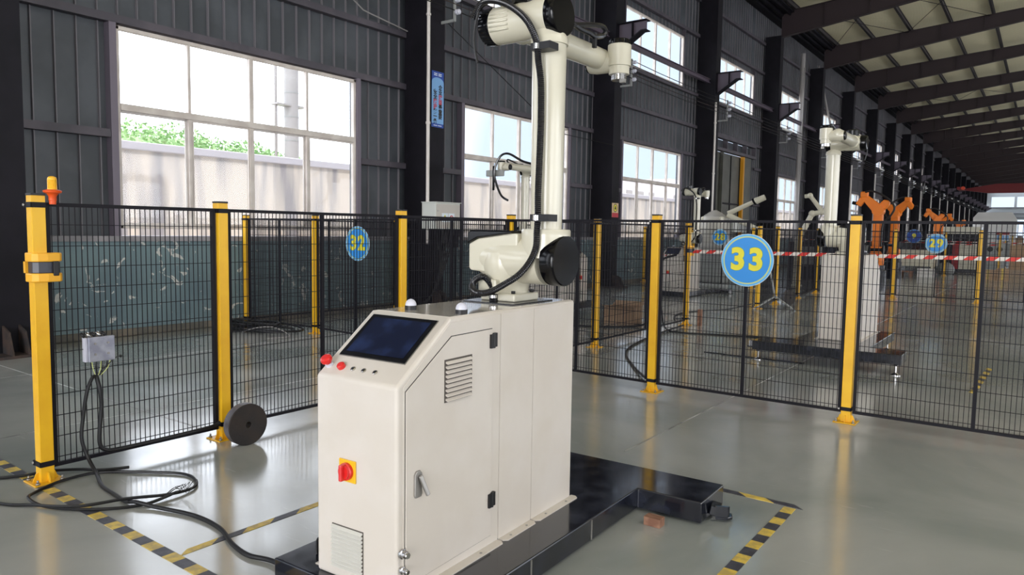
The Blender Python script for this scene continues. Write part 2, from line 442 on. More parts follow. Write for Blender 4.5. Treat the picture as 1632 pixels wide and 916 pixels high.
def siding_strip(mb, y0, y1, z0, z1, rib=True):
    x = -10.12
    mb.cur = 0; mb.box(x - .06, x, y0, y1, z0, z1)
    if rib and y1 - y0 > .1:
        mb.cur = 1
        mb.prism([(x - .005, y0), (x + .035, y0 + .008), (x + .035, y0 + .022), (x - .005, y0 + .03)], 'z', z0, z1)
allb = sorted(set([round(v, 4) for v in brk_y + edges]))
rest = MB()
for y0, y1 in zip(allb[:-1], allb[1:]):
    if y1 - y0 < .01 or y0 < -12 or y1 > YEND: continue
    rib = any(abs(y0 - q) < .002 for q in brk_y)
    for z0, z1 in segs((y0 + y1) / 2):
        if 2.6 < y0 < 31.0:
            mb = MB(); siding_strip(mb, y0, y1, z0, z1, rib); mb.build('siding_panel', [siding, ribm], wall, smooth=False)
        else:
            siding_strip(rest, y0, y1, z0, z1, rib)
o = rest.build('distant_siding', [siding, ribm], wall, smooth=False); o['kind'] = 'stuff'
# girts and window trims per bay
def girt(y0, y1, z, nm='girt'):
    m = MB(); x = -10.1
    m.box(x, x + .12, y0, y1, z - .045, z - .03); m.box(x + .105, x + .12, y0, y1, z - .03, z + .045); m.box(x, x + .12, y0, y1, z + .045, z + .06)
    return m.build(nm, girtm, wall, smooth=False)
far = MB()
for b in range(-2, 22):
    c0 = 10.5 + BAY * (b - 1); c1 = 10.1 + BAY * b
    w0 = WY0 + BAY * b; w1 = WY1 + BAY * b
    lst = [(c0, c1, 5.13), (c0, c1, 6.22), (c0, c1, 8.2), (c0, c1, 9.4), (c0, c1, 4.17)]
    if b != 3: lst += [(c0, w0 - .1, 2.68), (w1 + .1, c1, 2.68)]
    else: lst += [(w1 + .35, c1, 2.68)]
    for y0, y1, z in lst:
        if z == 4.17 and b == 3: y0 = w1 + .35
        if b < 7: girt(y0, y1, z)
        else: far.box(-10.1, -9.98, y0, y1, z - .045, z + .06)
    if b != 3:
        for yy in ((w0 - .09, w0), (w1, w1 + .09)):
            if b < 7: MB().box(-10.12, -9.98, yy[0], yy[1], 1.34, 4.13).build('jamb_post', frmd, wall, smooth=False)
            else: far.box(-10.12, -9.98, yy[0], yy[1], 1.34, 4.17)
    for yy in ((w0 - .06, w0), (w1, w1 + .06)):
        far.box(-10.12, -10.0, yy[0], yy[1], 6.22, 8.2)
o = far.build('distant_girts', girtm, wall, smooth=False); o['kind'] = 'stuff'

# --- windows
def window_proto(name, z0, z1, ny, zr):
    r = struct(name); L = WY1 - WY0; t = .05
    f = MB(); x0, x1 = -.05, .03
    f.box(x0, x1, 0, L, z0, z0 + t); f.box(x0, x1, 0, L, z1 - t, z1); f.box(x0, x1, 0, t, z0, z1); f.box(x0, x1, L - t, L, z0, z1)
    f.build('window_frame', frm, r, smooth=False, bevel=.006)
    cols = [0, 1.02, 2.03, 3.08, L]
    if zr:
        MB().box(x0 - .01, x1 + .015, t, L - t, zr - .045, zr + .045).build('transom', frm, r, smooth=False, bevel=.006)
    zz = [(z0 + t, zr - .045), (zr + .045, z1 - t)] if zr else [(z0 + t, z1 - t)]
    for i, yc in enumerate(cols[1:-1]):
        for j, (a, b_) in enumerate(zz):
            w = .035 if i == 1 else .022
            MB().box(x0 + .005, x1, yc - w, yc + w, a, b_).build('mullion', frm, r, smooth=False, bevel=.004)
    for k in range(4):
        for (a, b_) in zz:
            y0 = cols[k] + .03; y1 = cols[k + 1] - .03
            s = MB(); u = .028
            if zr and a < zr - 1:      # sliding sashes
                for q in ((y0, y1, a, a + u), (y0, y1, b_ - u, b_), (y0, y0 + u, a, b_), (y1 - u, y1, a, b_)):
                    s.box(-.03 + .025 * (k % 2), -.01 + .025 * (k % 2), *q)
                s.build('sash', frm, r, smooth=False)
            g = MB().box(-.012, -.008, y0, y1, a, b_).build('pane', glassm, r, smooth=False)
    return r
wlow = window_proto('window_1', ZL0, ZL1, 4, 3.05); wlow.location = (-10.04, WY0, 0)
n = 2
for b in list(range(-2, 0)) + [1, 2] + list(range(4, 22)):
    w = dup(wlow, (-10.04, WY0 + BAY * b, 0)); w.name = 'window_%d' % n; n += 1
wup = window_proto('window_%d' % n, ZU0, ZU1, 4, None); wup.location = (-10.06, WY0, 0); n += 1
for b in list(range(-2, 0)) + list(range(1, 22)):
    w = dup(wup, (-10.06, WY0 + BAY * b, 0)); w.name = 'window_%d' % n; n += 1

# --- gate in bay 3
g0 = WY0 + 3 * BAY; g1 = WY1 + 3 * BAY + .25
gate = struct('door_1')
MB().box(-10.2, -10.14, g0, g1, 1.3, 4.55).build('gate_leaf', doorm, gate, smooth=False)
for yy in (g0 + 1.05, g0 + 2.1, g0 + 3.1): MB().box(-10.14, -10.11, yy - .02, yy + .02, 1.34, 4.5).build('gate_stile', colm, gate, smooth=False)
MB().box(-10.14, -10.10, g0 + 1.05, g1 - .9, 2.62, 2.68).build('gate_rail', colm, gate, smooth=False)
MB().box(-10.12, -9.98, g1 - 1.25, g1 - 1.12, 1.34, 4.6).build('yellow_seal_strip', doory, gate, smooth=False)
MB().box(-10.12, -10.0, g0 + .9, g0 + .98, 1.34, 4.6).build('gate_left_strip', doorm, gate, smooth=False)
MB().box(-10.16, -10.0, g1 - 1.1, g1 - .3, 1.34, 4.6).build('gate_side_panel', doorm, gate, smooth=False)
fr = MB(); fr.box(-10.1, -9.9, g0, g1, 4.55, 4.66); fr.box(-10.1, -9.9, g0, g1, 5.0, 5.09)
for k in range(5): yy = g0 + (g1 - g0) * k / 4; fr.box(-10.1, -9.92, yy - .03, yy + .03, 4.66, 5.0)
fr.build('gate_header_frame', girtm, gate, smooth=False)
MB().box(-10.2, -10.14, g0, g1, 4.66, 5.0).build('header_back_sheet', siding, gate, smooth=False)

# --- right wall, rear wall, end wall (outside the frame except the end wall)
wr = MB(); X = 18.0
wr.box(X, X + .2, -15, YEND, 0, 1.3); wr.box(X, X + .2, -15, YEND, 5.2, 10.6)
yy = -15
while yy < YEND: wr.box(X, X + .2, yy, min(yy + 2.0, YEND), 1.3, 5.2); yy += 14.16 if yy > 30 else 14.16
o = wr.build('wall_right', greyp, None, smooth=False); o['kind'] = 'structure'
rw = MB(); rw.box(-10.4, -5, -15.2, -15, 0, 10.6); rw.box(9, 18.2, -15.2, -15, 0, 10.6); rw.box(-5, 9, -15.2, -15, 6.2, 11.6)
o = rw.build('wall_rear', greyp, None, smooth=False); o['kind'] = 'structure'
ew = MB(); Y = YEND
for a, b_, c, d in ((-10.4, 18.2, 9.0, 12.2), (-10.4, -8.9, 4.8, 9.0), (-5.35, -4.95, 7.12, 9.0), (-1.4, -1.0, 7.12, 9.0), (2.6, 3.0, 7.12, 9.0), (6.6, 18.2, 4.8, 9.0),
                    (-8.9, 6.6, 4.8, 7.12), (-10.4, -6.4, 0, 4.8), (-5.3, -4.7, 0, 4.8), (-1.5, 0.5, 0, 4.8), (4.5, 18.2, 0, 4.8)):
    ew.box(a, b_, Y, Y + .2, c, d)
end = ew.build('wall_end', endm, None, smooth=False); end['kind'] = 'structure'
for z in (5.16, 5.9, 7.0): MB().box(-10, 17, Y - .12, Y, z - .05, z + .05).build('girt', girtm, end, smooth=False)
for a, b_ in ((-8.9, -5.35), (-4.95, -1.4), (-1.0, 2.6), (3.0, 6.6)): MB().box(a, b_, Y + .08, Y + .1, 7.12, 9.0).build('pane', glassm, end, smooth=False)

# --- roof: sheet panels, purlins, rafters
RX = 4.0
def ztop(x): return 10.66 + .08 * ((x if x < RX else 2 * RX - x) + 9.5)
ceil = struct('ceiling')
for side in (0, 1):
    xs = [-10.4] + [-8.9 + 1.6 * k for k in range(8)] + [RX]
    if side: xs = [2 * RX - v for v in xs]
    for b in range(-4, 22):
        y0 = 10.3 + BAY * (b - 1); y1 = y0 + BAY
        y1 = min(y1, YEND); y0 = max(y0, -15.2)
        if y1 <= y0: continue
        m = MB(); xa, xb = (-10.4, RX) if not side else (2 * RX + 10.4, RX)
        za, zb = ztop(xa), ztop(xb)
        m.prism([(xa, za + .2), (xb, zb + .2), (xb, zb + .24), (xa, za + .24)], 'y', y0, y1)
        m.build('roof_panel', roofm, ceil, smooth=False)
    for xx in xs[1:-1]:
        z = ztop(xx); m = MB(); m.box(xx - .05, xx + .05, -15, YEND, z + .17, z + .19); m.box(xx - .012, xx + .012, -15, YEND, z, z + .19); m.box(xx - .05, xx + .05, -15, YEND, z, z + .02)
        m.build('purlin', purl, ceil, smooth=False)
# eave strut soffit, dark
MB().box(-10.1, -8.95, -12, YEND, 10.60, 10.68).build('eave_gutter', colm, ceil, smooth=False)
for xx in (-9.7, -9.4, -9.1): MB().box(xx - .03, xx + .03, -12, YEND, 10.5, 10.6).build('eave_strut', colm, ceil, smooth=False)
def rafter_mesh():
    m = MB()
    bot = [(-9.42, 9.64), (-1.4, 10.76), (RX, ztop(RX) - .47)]
    top = [(RX, ztop(RX)), (-9.42, ztop(-9.42))]
    m.prism(bot + top, 'y', -.02, .02)
    for (xa, za), (xb, zb) in zip(bot[:-1], bot[1:]):
        m.prism([(xa, za), (xb, zb), (xb, zb + .025), (xa, za + .025)], 'y', -.11, .11)
    m.prism([(-9.42, ztop(-9.42) - .02), (RX, ztop(RX) - .02), (RX, ztop(RX)), (-9.42, ztop(-9.42))], 'y', -.11, .11)
    for k in range(8):
        xx = -9.4 + 1.65 * k
        zb = 9.64 + .139 * (xx + 9.42) if xx < -1.4 else 10.76 + (ztop(RX) - .47 - 10.76) * (xx + 1.4) / (RX + 1.4)
        m.box(xx - .01, xx + .01, -.1, .1, zb, ztop(xx))
    return m
r0 = rafter_mesh().build('rafter', raft, ceil, smooth=False); r0.location = (0, 10.3 - 3 * BAY, 0)
mr = MB(); mr.v = [(2 * RX - v[0], v[1], v[2]) for v in rafter_mesh().v]; mr.f = rafter_mesh().f; mr.mi = [0] * len(mr.f)
r1 = mr.build('rafter', raft, ceil, smooth=False); r1.location = (0, 10.3 - 3 * BAY, 0)
for b in range(-2, 22):
    for q in (r0, r1): share('rafter', q, (0, 10.3 + BAY * b, 0), ceil)
# bracing rods under the roof
for b in (4, 7):
    for (xa, xb) in ((-9, -5.8), (-5.8, -2.6)):
        y0 = 10.3 + BAY * (b - 1)
        for p, q in (((xa, y0, ztop(xa) - .05), (xb, y0 + BAY, ztop(xb) - .05)), ((xb, y0, ztop(xb) - .05), (xa, y0 + BAY, ztop(xa) - .05))):
            MB().tube([p, q], .012, 5).build('bracing_rod', colm, ceil)

# --- columns with crane brackets
ORD = ['', 'second', 'third', 'fourth', 'fifth', 'sixth', 'seventh', 'eighth', 'ninth', 'tenth', 'eleventh', 'twelfth', 'thirteenth']
def make_column():
    t = thing('steel_column', 'dark steel column cut by the left edge of the picture', 'column', (-9.7, 3.22, 0))
    MB().box(.3, .32, -.2, .2, 0, 9.7).build('front_flange', colm, t, smooth=False)
    MB().box(-.32, -.3, -.2, .2, 0, 9.7).build('rear_flange', colm, t, smooth=False)
    MB().box(-.3, .3, -.012, .012, 0, 9.7).build('web', colm, t, smooth=False)
    # closed side sheet seen from the aisle
    MB().box(-.3, .3, -.2, -.185, 0, 9.7).build('side_plate', colm, t, smooth=False)
    MB().box(-.36, .62, -.3, .3, 0, .03).build('base_plate', rustm, t, smooth=False)
    g = MB(); g.prism([(.32, .03), (.6, .03), (.5, .28), (.32, .34)], 'y', -.09, -.07); g.prism([(.32, .03), (.6, .03), (.5, .28), (.32, .34)], 'y', .07, .09)
    g.build('base_gusset', rustm, t, smooth=False)
    MB().prism([(.32, 6.25), (.95, 6.66), (1.1, 6.66), (1.1, 6.9), (.32, 6.9)], 'y', -.012, .012).build('bracket_web', brk, t, smooth=False)
    fl_ = MB(); fl_.box(.32, 1.14, -.13, .13, 6.9, 6.92); fl_.prism([(.32, 6.2), (1.0, 6.64), (1.14, 6.64), (1.14, 6.665), (.99, 6.665), (.32, 6.235)], 'y', -.13, .13)
    fl_.box(.72, .735, -.11, .11, 6.49, 6.9)
    fl_.build('bracket_flange', colm, t, smooth=False)
    return t
colp = make_column()
for b in range(0, 22):
    if b == 0: lab = 'dark steel column with the blue safety poster and the white electric box'
    elif b == 1: lab = 'dark steel column behind the robot wrist, with small framed warning notice'
    elif b < 12: lab = 'dark steel column, %s along the window wall from the left picture edge' % ORD[b + 1]
    else: lab = 'distant dark steel column near the far end of the window wall'
    dup(colp, (-9.7, 10.3 + BAY * b, 0), 0, lab, 'far steel columns' if b >= 12 else None)
c = dup(colp, (-9.7, 3.22 - BAY, 0), 0, 'dark steel column behind the left edge of the picture')
# flat beige strip + conduit on left column side
o = MB().box(-9.97, -9.86, 3.43, 3.52, 1.3, 9.5).build('trim_1', mat('beige_flat_strip', (150, 138, 128), 0.5), None, smooth=False); o['kind'] = 'structure'
o = tag(MB().cyl((-9.85, 3.56, 1.3), (-9.85, 3.56, 9.5), .018, n=10).build('conduit_pipe', pvcg, None), 'thin grey conduit beside the leftmost steel column', 'pipe')

# crane conductor beam & power lines
t = thing('tie_beam', 'long purple grey steel tie beam running between the columns below the crane brackets', 'beam', (-9.62, 0, 0))
for b in range(-1, 21):
    m = MB(); ya, yb = 10.5 + BAY * (b - 1) if b > 0 else 10.5 + BAY * (b - 1), 10.1 + BAY * b
    m.box(-.06, .06, ya, yb, 6.70, 6.72); m.box(-.012, .012, ya, yb, 6.60, 6.70); m.box(-.06, .06, ya, yb, 6.58, 6.60)
    m.build('beam_segment', brk, t, smooth=False)
for k in range(5):
    pts = []
    zz = 5.98 - .115 * k; xx = -9.05
    for b in range(-2, 21):
        for q in range(4):
            yv = 10.3 + BAY * (b + q / 4); pts.append((xx, yv, zz - .05 * (1 - (2 * q / 4 - 1) ** 2) if q else zz))
    o = MB().tube(pts, .011, 5).build('power_line', rustm if k == 3 else blackrub, None)
    tag(o, ['topmost black power line strung between the columns', 'second black power line from the top, along the columns', 'middle black power line of the five along the columns', 'dark red power line strung along the column fronts', 'lowest black power line strung along the columns'][k], 'cable', 'power lines along the columns')
def make_insul():
    t = thing('insulator_bracket', 'grey L bracket with porcelain insulators on the poster column', 'bracket', (-9.38, 10.42, 5.7))
    m = MB(); m.bar((0, 0, -.36), (.32, 0, -.36), .03, .05); m.bar((.32, 0, -.38), (.32, 0, .32), .05, .03, (1, 0, 0)); m.build('bracket_bar', greyp, t, smooth=False)
    for k in range(3):
        MB().lathe((.34, 0, -.22 + .22 * k), (1, 0, 0), [(0, .02), (.02, .05), (.05, .05), (.06, .03), (.08, .05), (.1, .045), (.12, .02)], 12).build('insulator', whitepl, t)
    return t
ins = make_insul()
for b in range(1, 12): dup(ins, (-9.38, 10.42 + BAY * b, 5.7), 0, 'grey insulator bracket on the %s column from the left' % ORD[b + 1])
# white pipes on columns
def pipe(y, x, z0, z1, r, m, label, clamps=(2.0, 3.5, 5.2)):
    t = thing('wall_pipe', label, 'pipe', (x, y, 0))
    MB().cyl((0, 0, z0), (0, 0, z1), r, n=14).build('pipe_run', m, t)
    for z in clamps: MB().cyl((0, 0, z), (0, 0, z + .04), r + .012, n=14).build('pipe_clamp', m, t)
    return t
pipe(9.98, -9.3, 1.22, 8.5, .032, pvc, 'white pipe running up beside the blue poster on the column', (1.6, 3.42, 5.36))
pipe(24.15, -9.3, 0.9, 5.9, .035, pvc, 'white pipe on the column left of the gate')
pipe(35.9, -9.7, 0, 9.9, .11, pvcg, 'thick grey rainwater downpipe between two columns', (3.3, 5.8, 8.2))
pipe(34.75, -9.3, .9, 9, .03, pvcg, 'thin grey pipe left of the large white robot tower')
for b in (5, 6, 7, 8, 9, 10, 11, 12, 13, 14, 15, 16):
    pipe(10.0 + BAY * b, -9.3, .9, 5.5, .045, pvc, 'white pipe on the %s column from the left' % (ORD[b + 1] if b < 12 else 'a far'), (3.0,)) if b < 12 else \
        tag(pipe(10.0 + BAY * b, -9.3, .9, 5.5, .045, pvc, 'white pipe on one of the farthest columns', (3.0,)), group='far white pipes')
# plain white tubes added for the bright short streaks at the far columns
for b in range(3, 17):
    t = thing('white_tube', ('plain white tube on an arm at the %s column' % ORD[b + 1]) if b < 12 else 'small plain white tube at a far column', 'lamp', (-9.0, 10.3 + BAY * b, 5.75), 0, None if b < 12 else 'far white tubes')
    MB().cyl((.12, -1.1, 0), (.12, .1, 0), .045, n=10).build('tube', white, t)
    MB().box(0, .12, -.05, .0, -.03, .03).build('arm', colm, t, smooth=False)
# diagonal wall bracing
for (a, b_) in (((-9.85, 39.3, 10.0), (-9.85, 44.9, 5.2)), ((-9.85, 44.9, 5.2), (-9.85, 39.3, 1.2)), ((-9.85, 74.7, 7.4), (-9.85, 81, 1.2)), ((-9.85, 81, 7.4), (-9.85, 74.7, 1.2))):
    o = MB().tube([a, b_], .055, 8).build('diagonal_brace', pvcg, None)
    o['category'] = 'brace'
    o['label'] = {39.3: 'pale diagonal brace tube above, behind the large white robot', 44.9: 'pale diagonal brace tube below, behind the large white robot', 74.7: 'far thin brace tube leaning right over the orange robots', 81: 'far thin brace tube leaning left over the orange robots'}[a[1]]
tag(MB().tube([(-9.95, 7.9, 5.9), (-9.95, 9.0, 5.32), (-9.95, 10.1, 5.2)], .012, 6).build('sag_rod', pvcg, None), 'thin pale sag rod above the first window', 'rod')
tag(MB().tube([(-9.3, 10.5, 5.35), (-9.85, 15.2, 3.9), (-9.3, 17.1, 3.75)], .01, 5).build('drop_wire', blackrub, None), 'thin black wire slanting between the first two full columns', 'cable')

# --- poster on first full column
def sheet(name, label, cat, x, y0, y1, z0, z1, m):
    t = thing(name, label, cat, (x, (y0 + y1) / 2, (z0 + z1) / 2))
    h = (y1 - y0) / 2; v = (z1 - z0) / 2
    MB().box(0, .006, -h, h, -v, v).build('backing', m, t, smooth=False)
    return t, h, v
p, h, v = sheet('safety_poster', 'tall blue safety poster with vertical Chinese text on the column', 'poster', -9.376, 10.15, 10.48, 3.40, 4.43, bluedk)
pts = [(-h, -v + .07), (h, -v + .07)]
for k in range(13): a = PI * k / 12; pts.append((h * math.cos(a), v - .20 + .09 * math.sin(a)))
MB().prism(pts, 'x', .0062, .008).build('pale_field', bluelt, p, smooth=False)
def vtext(s, y, z, size, m, step, par=p):
    for i, ch in enumerate(s):
        text_mesh(ch, size, .0008, .0035, m[i] if isinstance(m, list) else m, par, 'character', Matrix.Translation((.0088, y, z - i * step)) @ FACEX)
vtext('企业效益最重要', .07, .22, .1, [inkk, inkk, inkr, inkr, inkk, inkk, inkk], .09)
vtext('安全防护第一条', -.07, .13, .1, [inkk, inkk, inkr, inkr, inkk, inkk, inkk], .09)
for yy in (-.06, .06):
    MB().box(.0062, .0075, yy - .045, yy + .045, v - .05, v - .035).build('small_print', signw, p, smooth=False)
    MB().box(.0062, .0075, yy - .045, yy + .045, v - .08, v - .065).build('small_print', signw, p, smooth=False)
    MB().box(.0062, .0075, yy - .05, yy + .05, -v + .028, -v + .04).build('small_print', signw, p, smooth=False)
p, h, v = sheet('warning_notice', 'small cream and red warning notice on the second full column', 'notice', -9.376, 17.2, 17.55, 1.88, 2.26, mat('notice_cream', (216, 190, 150), 0.5))
MB().box(.0062, .0075, -h, h, -v, -v + .12).build('red_band', inkr, p, smooth=False)
MB().lathe((.0062, 0, .06), (1, 0, 0), [(0, .11), (.002, .11)], 28).build('emblem_ring', inkk, p)
MB().lathe((.0075, 0, .06), (1, 0, 0), [(0, .09), (.002, .09)], 28).build('emblem_field', syel, p)
MB().prism([(-.05, .02), (.05, .02), (.02, .1), (0, .13), (-.03, .08)], 'x', .0097, .011).build('emblem_figure', inkk, p, smooth=False)
t = thing('pink_notice', 'plain faded pink notice on the side of the third full column', 'notice', (-9.53, 24.25, 1.9))
MB().box(-.14, .14, -.008, 0, -.12, .12).build('backing', pinkp, t, smooth=False)

# electric box on the first column
t = thing('electric_box', 'white steel electric box fixed to the poster column', 'electric box', (-9.05, 10.27, 1.5))
MB().box(-.34, 0, -.345, .345, 0, .485).build('box_body', elbm, t, smooth=False, bevel=.006)
MB().box(0, .012, -.32, .325, .015, .455).build('box_door', mat('electric_door_paint', (196, 190, 182), 0.42), t, smooth=False, bevel=.004)
MB().box(-.35, .03, -.355, .355, .485, .497).build('rain_lid', elbm, t, smooth=False)
MB().cyl((.012, -.3, .33), (.03, -.3, .33), .012, n=10).build('hinge', chrome, t)
for yy, mm in ((-.1, syel), (.085, inkr)):
    MB().box(.0125, .0135, yy - .085, yy + .085, .13, .29).build('warning_label', signw, t, smooth=False)
    if mm is syel:
        MB().prism([(yy - .06, .17), (yy + .06, .17), (yy, .27)], 'x', .0137, .0145).build('warning_triangle', syel, t, smooth=False)
        MB().prism([(yy - .008, .18), (yy + .014, .21), (yy, .21), (yy + .01, .25), (yy - .016, .215), (yy, .215)], 'x', .0147, .0155).build('warning_bolt', inkk, t, smooth=False)
    else:
        MB().lathe((.0137, yy, .2), (1, 0, 0), [(0, .055), (.001, .055)], 20).build('prohibition_ring', inkr, t)
        MB().lathe((.015, yy, .2), (1, 0, 0), [(0, .035), (.001, .035)], 20).build('prohibition_field', signw, t)
        MB().bar((.0165, yy - .03, .17), (.0165, yy + .03, .23), .012, .001, (1, 0, 0)).build('prohibition_bar', inkr, t, smooth=False)
for k in range(5):
    tag(MB().tube(spline([(-9.12, 10.2 + .08 * k, 1.5), (-9.15, 10.2 + .07 * k, 1.2), (-9.2, 10.2 + .03 * k, .7), (-9.3, 10.1, .25), (-9.35, 9.9 - .05 * k, .03)]), .014, 6).build('box_cable', blackrub, None),
        'black cable hanging down out of the electric box', 'cable', 'cables below the electric box')
o = tag(MB().tube(spline([(-9.05, 9.98, 1.24), (-9.03, 10.0, 1.12), (-9.03, 10.1, 1.08), (-9.04, 10.2, 1.2), (-9.06, 10.22, 1.5)]), .013, 6).build('box_cable', blackrub, None), 'short black cable loop under the white pipe end', 'cable')
MBx = MB(); MBx.box(-9.4, -9.1, 10.55, 10.62, 1.15, 1.5)
tag(MBx.build('box_stand', colm, None, smooth=False), 'dark steel support under the electric box', 'stand')
t = thing('white_cabinet_box', 'white electric box left of the gate', 'electric box', (-9.8, 28.6, 1.55))
MB().box(-.35, 0, -.9, .9, 0, .5).build('box_body', elbm, t, smooth=False, bevel=.01)
MB().box(0, .02, -.25, .88, .02, .48).build('box_door', greyp, t, smooth=False)

# ================================================================== EXTERIOR (seen through the windows)
o = MB().box(-60, -10.5, -30, 200, -.4, -.2).build('yard_ground', groundm, None, smooth=False); o['kind'] = 'structure'
o = struct('boundary_wall')
MB().box(-16.3, -16, -10, 150, -.3, 3.1).build('wall_face', concw, o, smooth=False)
MB().box(-16.35, -15.95, -10, 150, 3.1, 3.28).build('wall_cap', conccap, o, smooth=False, bevel=.02)
def foliage(c, r, n_):
    m = MB()
    for k in range(n_):
        th = random.uniform(0, 2 * PI); ph = math.acos(random.uniform(-.4, 1)); rr = r * random.uniform(.7, 1.08)
        p_ = Vector((c[0] + rr * math.sin(ph) * math.cos(th), c[1] + rr * math.sin(ph) * math.sin(th), c[2] + rr * .9 * math.cos(ph)))
        a = Vector((random.uniform(-1, 1), random.uniform(-1, 1), random.uniform(-1, 1))).normalized(); b_ = a.orthogonal().normalized(); s_ = random.uniform(.05, .1)
        m.add([p_ - a * s_, p_ - b_ * s_ * .5, p_ + a * s_, p_ + b_ * s_ * .5], [(0, 1, 2, 3)])
    return m
tl = [(11.6, 2.7, 1.7), (13.2, 2.8, 1.6), (14.4, 2.6, 1.5), (15.8, 2.7, 1.45), (17.0, 2.5, 1.35), (18.2, 2.45, 1.3), (23.2, 2.6, 1.25), (24.9, 2.4, 1.3)]
for k, (yy, zz, rr) in enumerate(tl):
    t = thing('yard_tree', ['leafy green tree top beyond the yard wall, leftmost in the first window', 'second green tree top from the left beyond the yard wall', 'third green tree top from the left beyond the yard wall', 'fourth green tree top beyond the yard wall', 'fifth green tree top, low behind the yard wall', 'sixth green tree top, barely above the yard wall', 'low green tree top left of the tall chimney pipe', 'low green tree top right of the tall chimney pipe'][k], 'tree', (-24, yy, 0))
    f_ = foliage((0, 0, zz + .55), rr, 2600); MBs = f_; MBs.sphere((0, 0, zz + .45), rr * .72, 12, 8)
    q = MBs.build('foliage', leafm, t, smooth=False); q['kind'] = 'stuff'
    MB().cyl((0, 0, -.2), (0, 0, zz), .14, .09, 8).build('trunk', barkm, t)
t = thing('chimney_pipe', 'tall white chimney pipe with platform seen through the first window', 'chimney', (-21, 15.75, 0))
MB().cyl((0, 0, 0), (0, 0, 14), .24, n=20).build('pipe_shell', pvcg, t)
for z in (3.6, 4.4, 5.2, 6.0, 6.8, 7.6): MB().cyl((0, 0, z), (0, 0, z + .03), .25, n=20).build('seam_ring', greyp, t)
MB().cyl((.0, -.62, 0), (.0, -.62, 14), .05, n=8).build('side_pipe', pvcg, t)
MB().box(-.2, .2, -.7, .5, 5.55, 5.60).build('platform', pvcg, t, smooth=False)
for k, (yy, w_, h_) in enumerate(((52, 10, 5.6), (66, 12, 6.2), (84, 14, 5.0))):
    t = thing('far_building', ['pale block building beyond the yard wall, nearest', 'pale block building beyond the yard wall, in the middle', 'pale block building beyond the yard wall, farthest'][k], 'building', (-30, yy, 0))
    MB().box(-3, 3, -w_ / 2, w_ / 2, 0, h_).build('building_wall', conccap, t, smooth=False)
    for i in range(5):
        for z in (1.6, 3.8): MB().box(3, 3.05, -w_ / 2 + .8 + i * w_ / 5, -w_ / 2 + 1.8 + i * w_ / 5, z, z + 1.0).build('window', pvcg, t, smooth=False)

# ================================================================== FENCES
FH = 1.665
def make_post():
    t = thing('fence_post', '-', 'post')
    h = .036
    MB().box(-h, h, -h, h, 0, FH - .012).build('post_tube', yel, t, smooth=False, bevel=.003)
    MB().box(-h - .001, h + .001, -h - .001, h + .001, FH - .012, FH).build('post_cap', blackrub, t, smooth=False)
    bp = MB().box(-.085, .085, -.085, .085, 0, .008).build('base_plate', yel, t, smooth=False, bevel=.003)
    for (sx, sy) in ((1, 0), (-1, 0), (0, 1), (0, -1)):
        g = MB()
        if sx: g.prism([(sx * h, .008), (sx * .068, .008), (sx * .05, .055), (sx * h, .062)], 'y', -.003, .003)
        else: g.prism([(sy * h, .008), (sy * .068, .008), (sy * .05, .055), (sy * h, .062)], 'x', -.003, .003)
        g.build('gusset', yel, t, smooth=False)
    for (sx, sy) in ((1, 1), (-1, -1), (1, -1)):
        b_ = MB(); b_.cyl((sx * .064, sy * .064, .008), (sx * .064, sy * .064, .018), .012, n=6); b_.cyl((sx * .064, sy * .064, .018), (sx * .064, sy * .064, .034), .006, n=8)
        b_.build('anchor_bolt', steel, t)
    for z in (1.585, .095):
        c_ = MB(); w = h + .004
        c_.box(-w, w, -w, -w + .004, z, z + .03); c_.box(-w, w, w - .004, w, z, z + .03); c_.box(-w, -w + .004, -w, w, z, z + .03); c_.box(w - .004, w, -w, w, z, z + .03)
        c_.box(-w - .016, -w, -w - .002, -w + .006, z, z + .03); c_.build('clamp_band', fenceblk, t, smooth=False)
        MB().cyl((-w - .01, -w - .008, z + .015), (-w - .01, -w + .012, z + .015), .007, n=8).build('clamp_screw', steel, t)
    return t
P0 = make_post()
used_post = [False]
def post(x, y, label, rz=0.0, group=None):
    if not used_post[0]:
        used_post[0] = True; P0.location = (x, y, 0); P0.rotation_euler = (0, 0, rz); P0['label'] = label
        return P0
    return dup(P0, (x, y, 0), rz, label, group)
PAN = {}
def panel(x0, y0, x1, y1, label, mid=True, group=None, gap=.045):
    d = Vector((x1 - x0, y1 - y0)); L = d.length - 2 * gap; ang = math.atan2(d.y, d.x)
    key = (round(L, 2), mid)
    u = d.normalized()
    loc = (x0 + u.x * gap, y0 + u.y * gap, 0)
    if key in PAN:
        return dup(PAN[key], loc, ang, label, group)
    t = thing('mesh_fence', label, 'fence', loc, ang, group)
    z0, z1 = .075, 1.615; s = .022
    MB().box(0, L, -.011, .011, z1 - s, z1).build('top_rail', fenceblk, t, smooth=False)
    MB().box(0, L, -.011, .011, z0, z0 + s).build('bottom_rail', fenceblk, t, smooth=False)
    MB().box(0, s, -.011, .011, z0 + s, z1 - s).build('side_rail', fenceblk, t, smooth=False)
    MB().box(L - s, L, -.011, .011, z0 + s, z1 - s).build('side_rail', fenceblk, t, smooth=False)
    if mid: MB().box(L / 2 - .013, L / 2 + .013, -.012, .012, z0 + s, z1 - s).build('middle_bar', fenceblk, t, smooth=False)
    m = MB(); r = .0021
    n_ = int(L / .031); st = L / n_
    for k in range(1, n_): m.box(k * st - r, k * st + r, -r, r, z0 + s, z1 - s)
    z = z1 - .125
    while z > z0 + .05:
        m.box(s, L - s, r, 3 * r, z - r, z + r); z -= .124
    w = m.build('wire_mesh', fenceblk, t, smooth=False); w['kind'] = 'stuff'
    PAN[key] = t
    return t
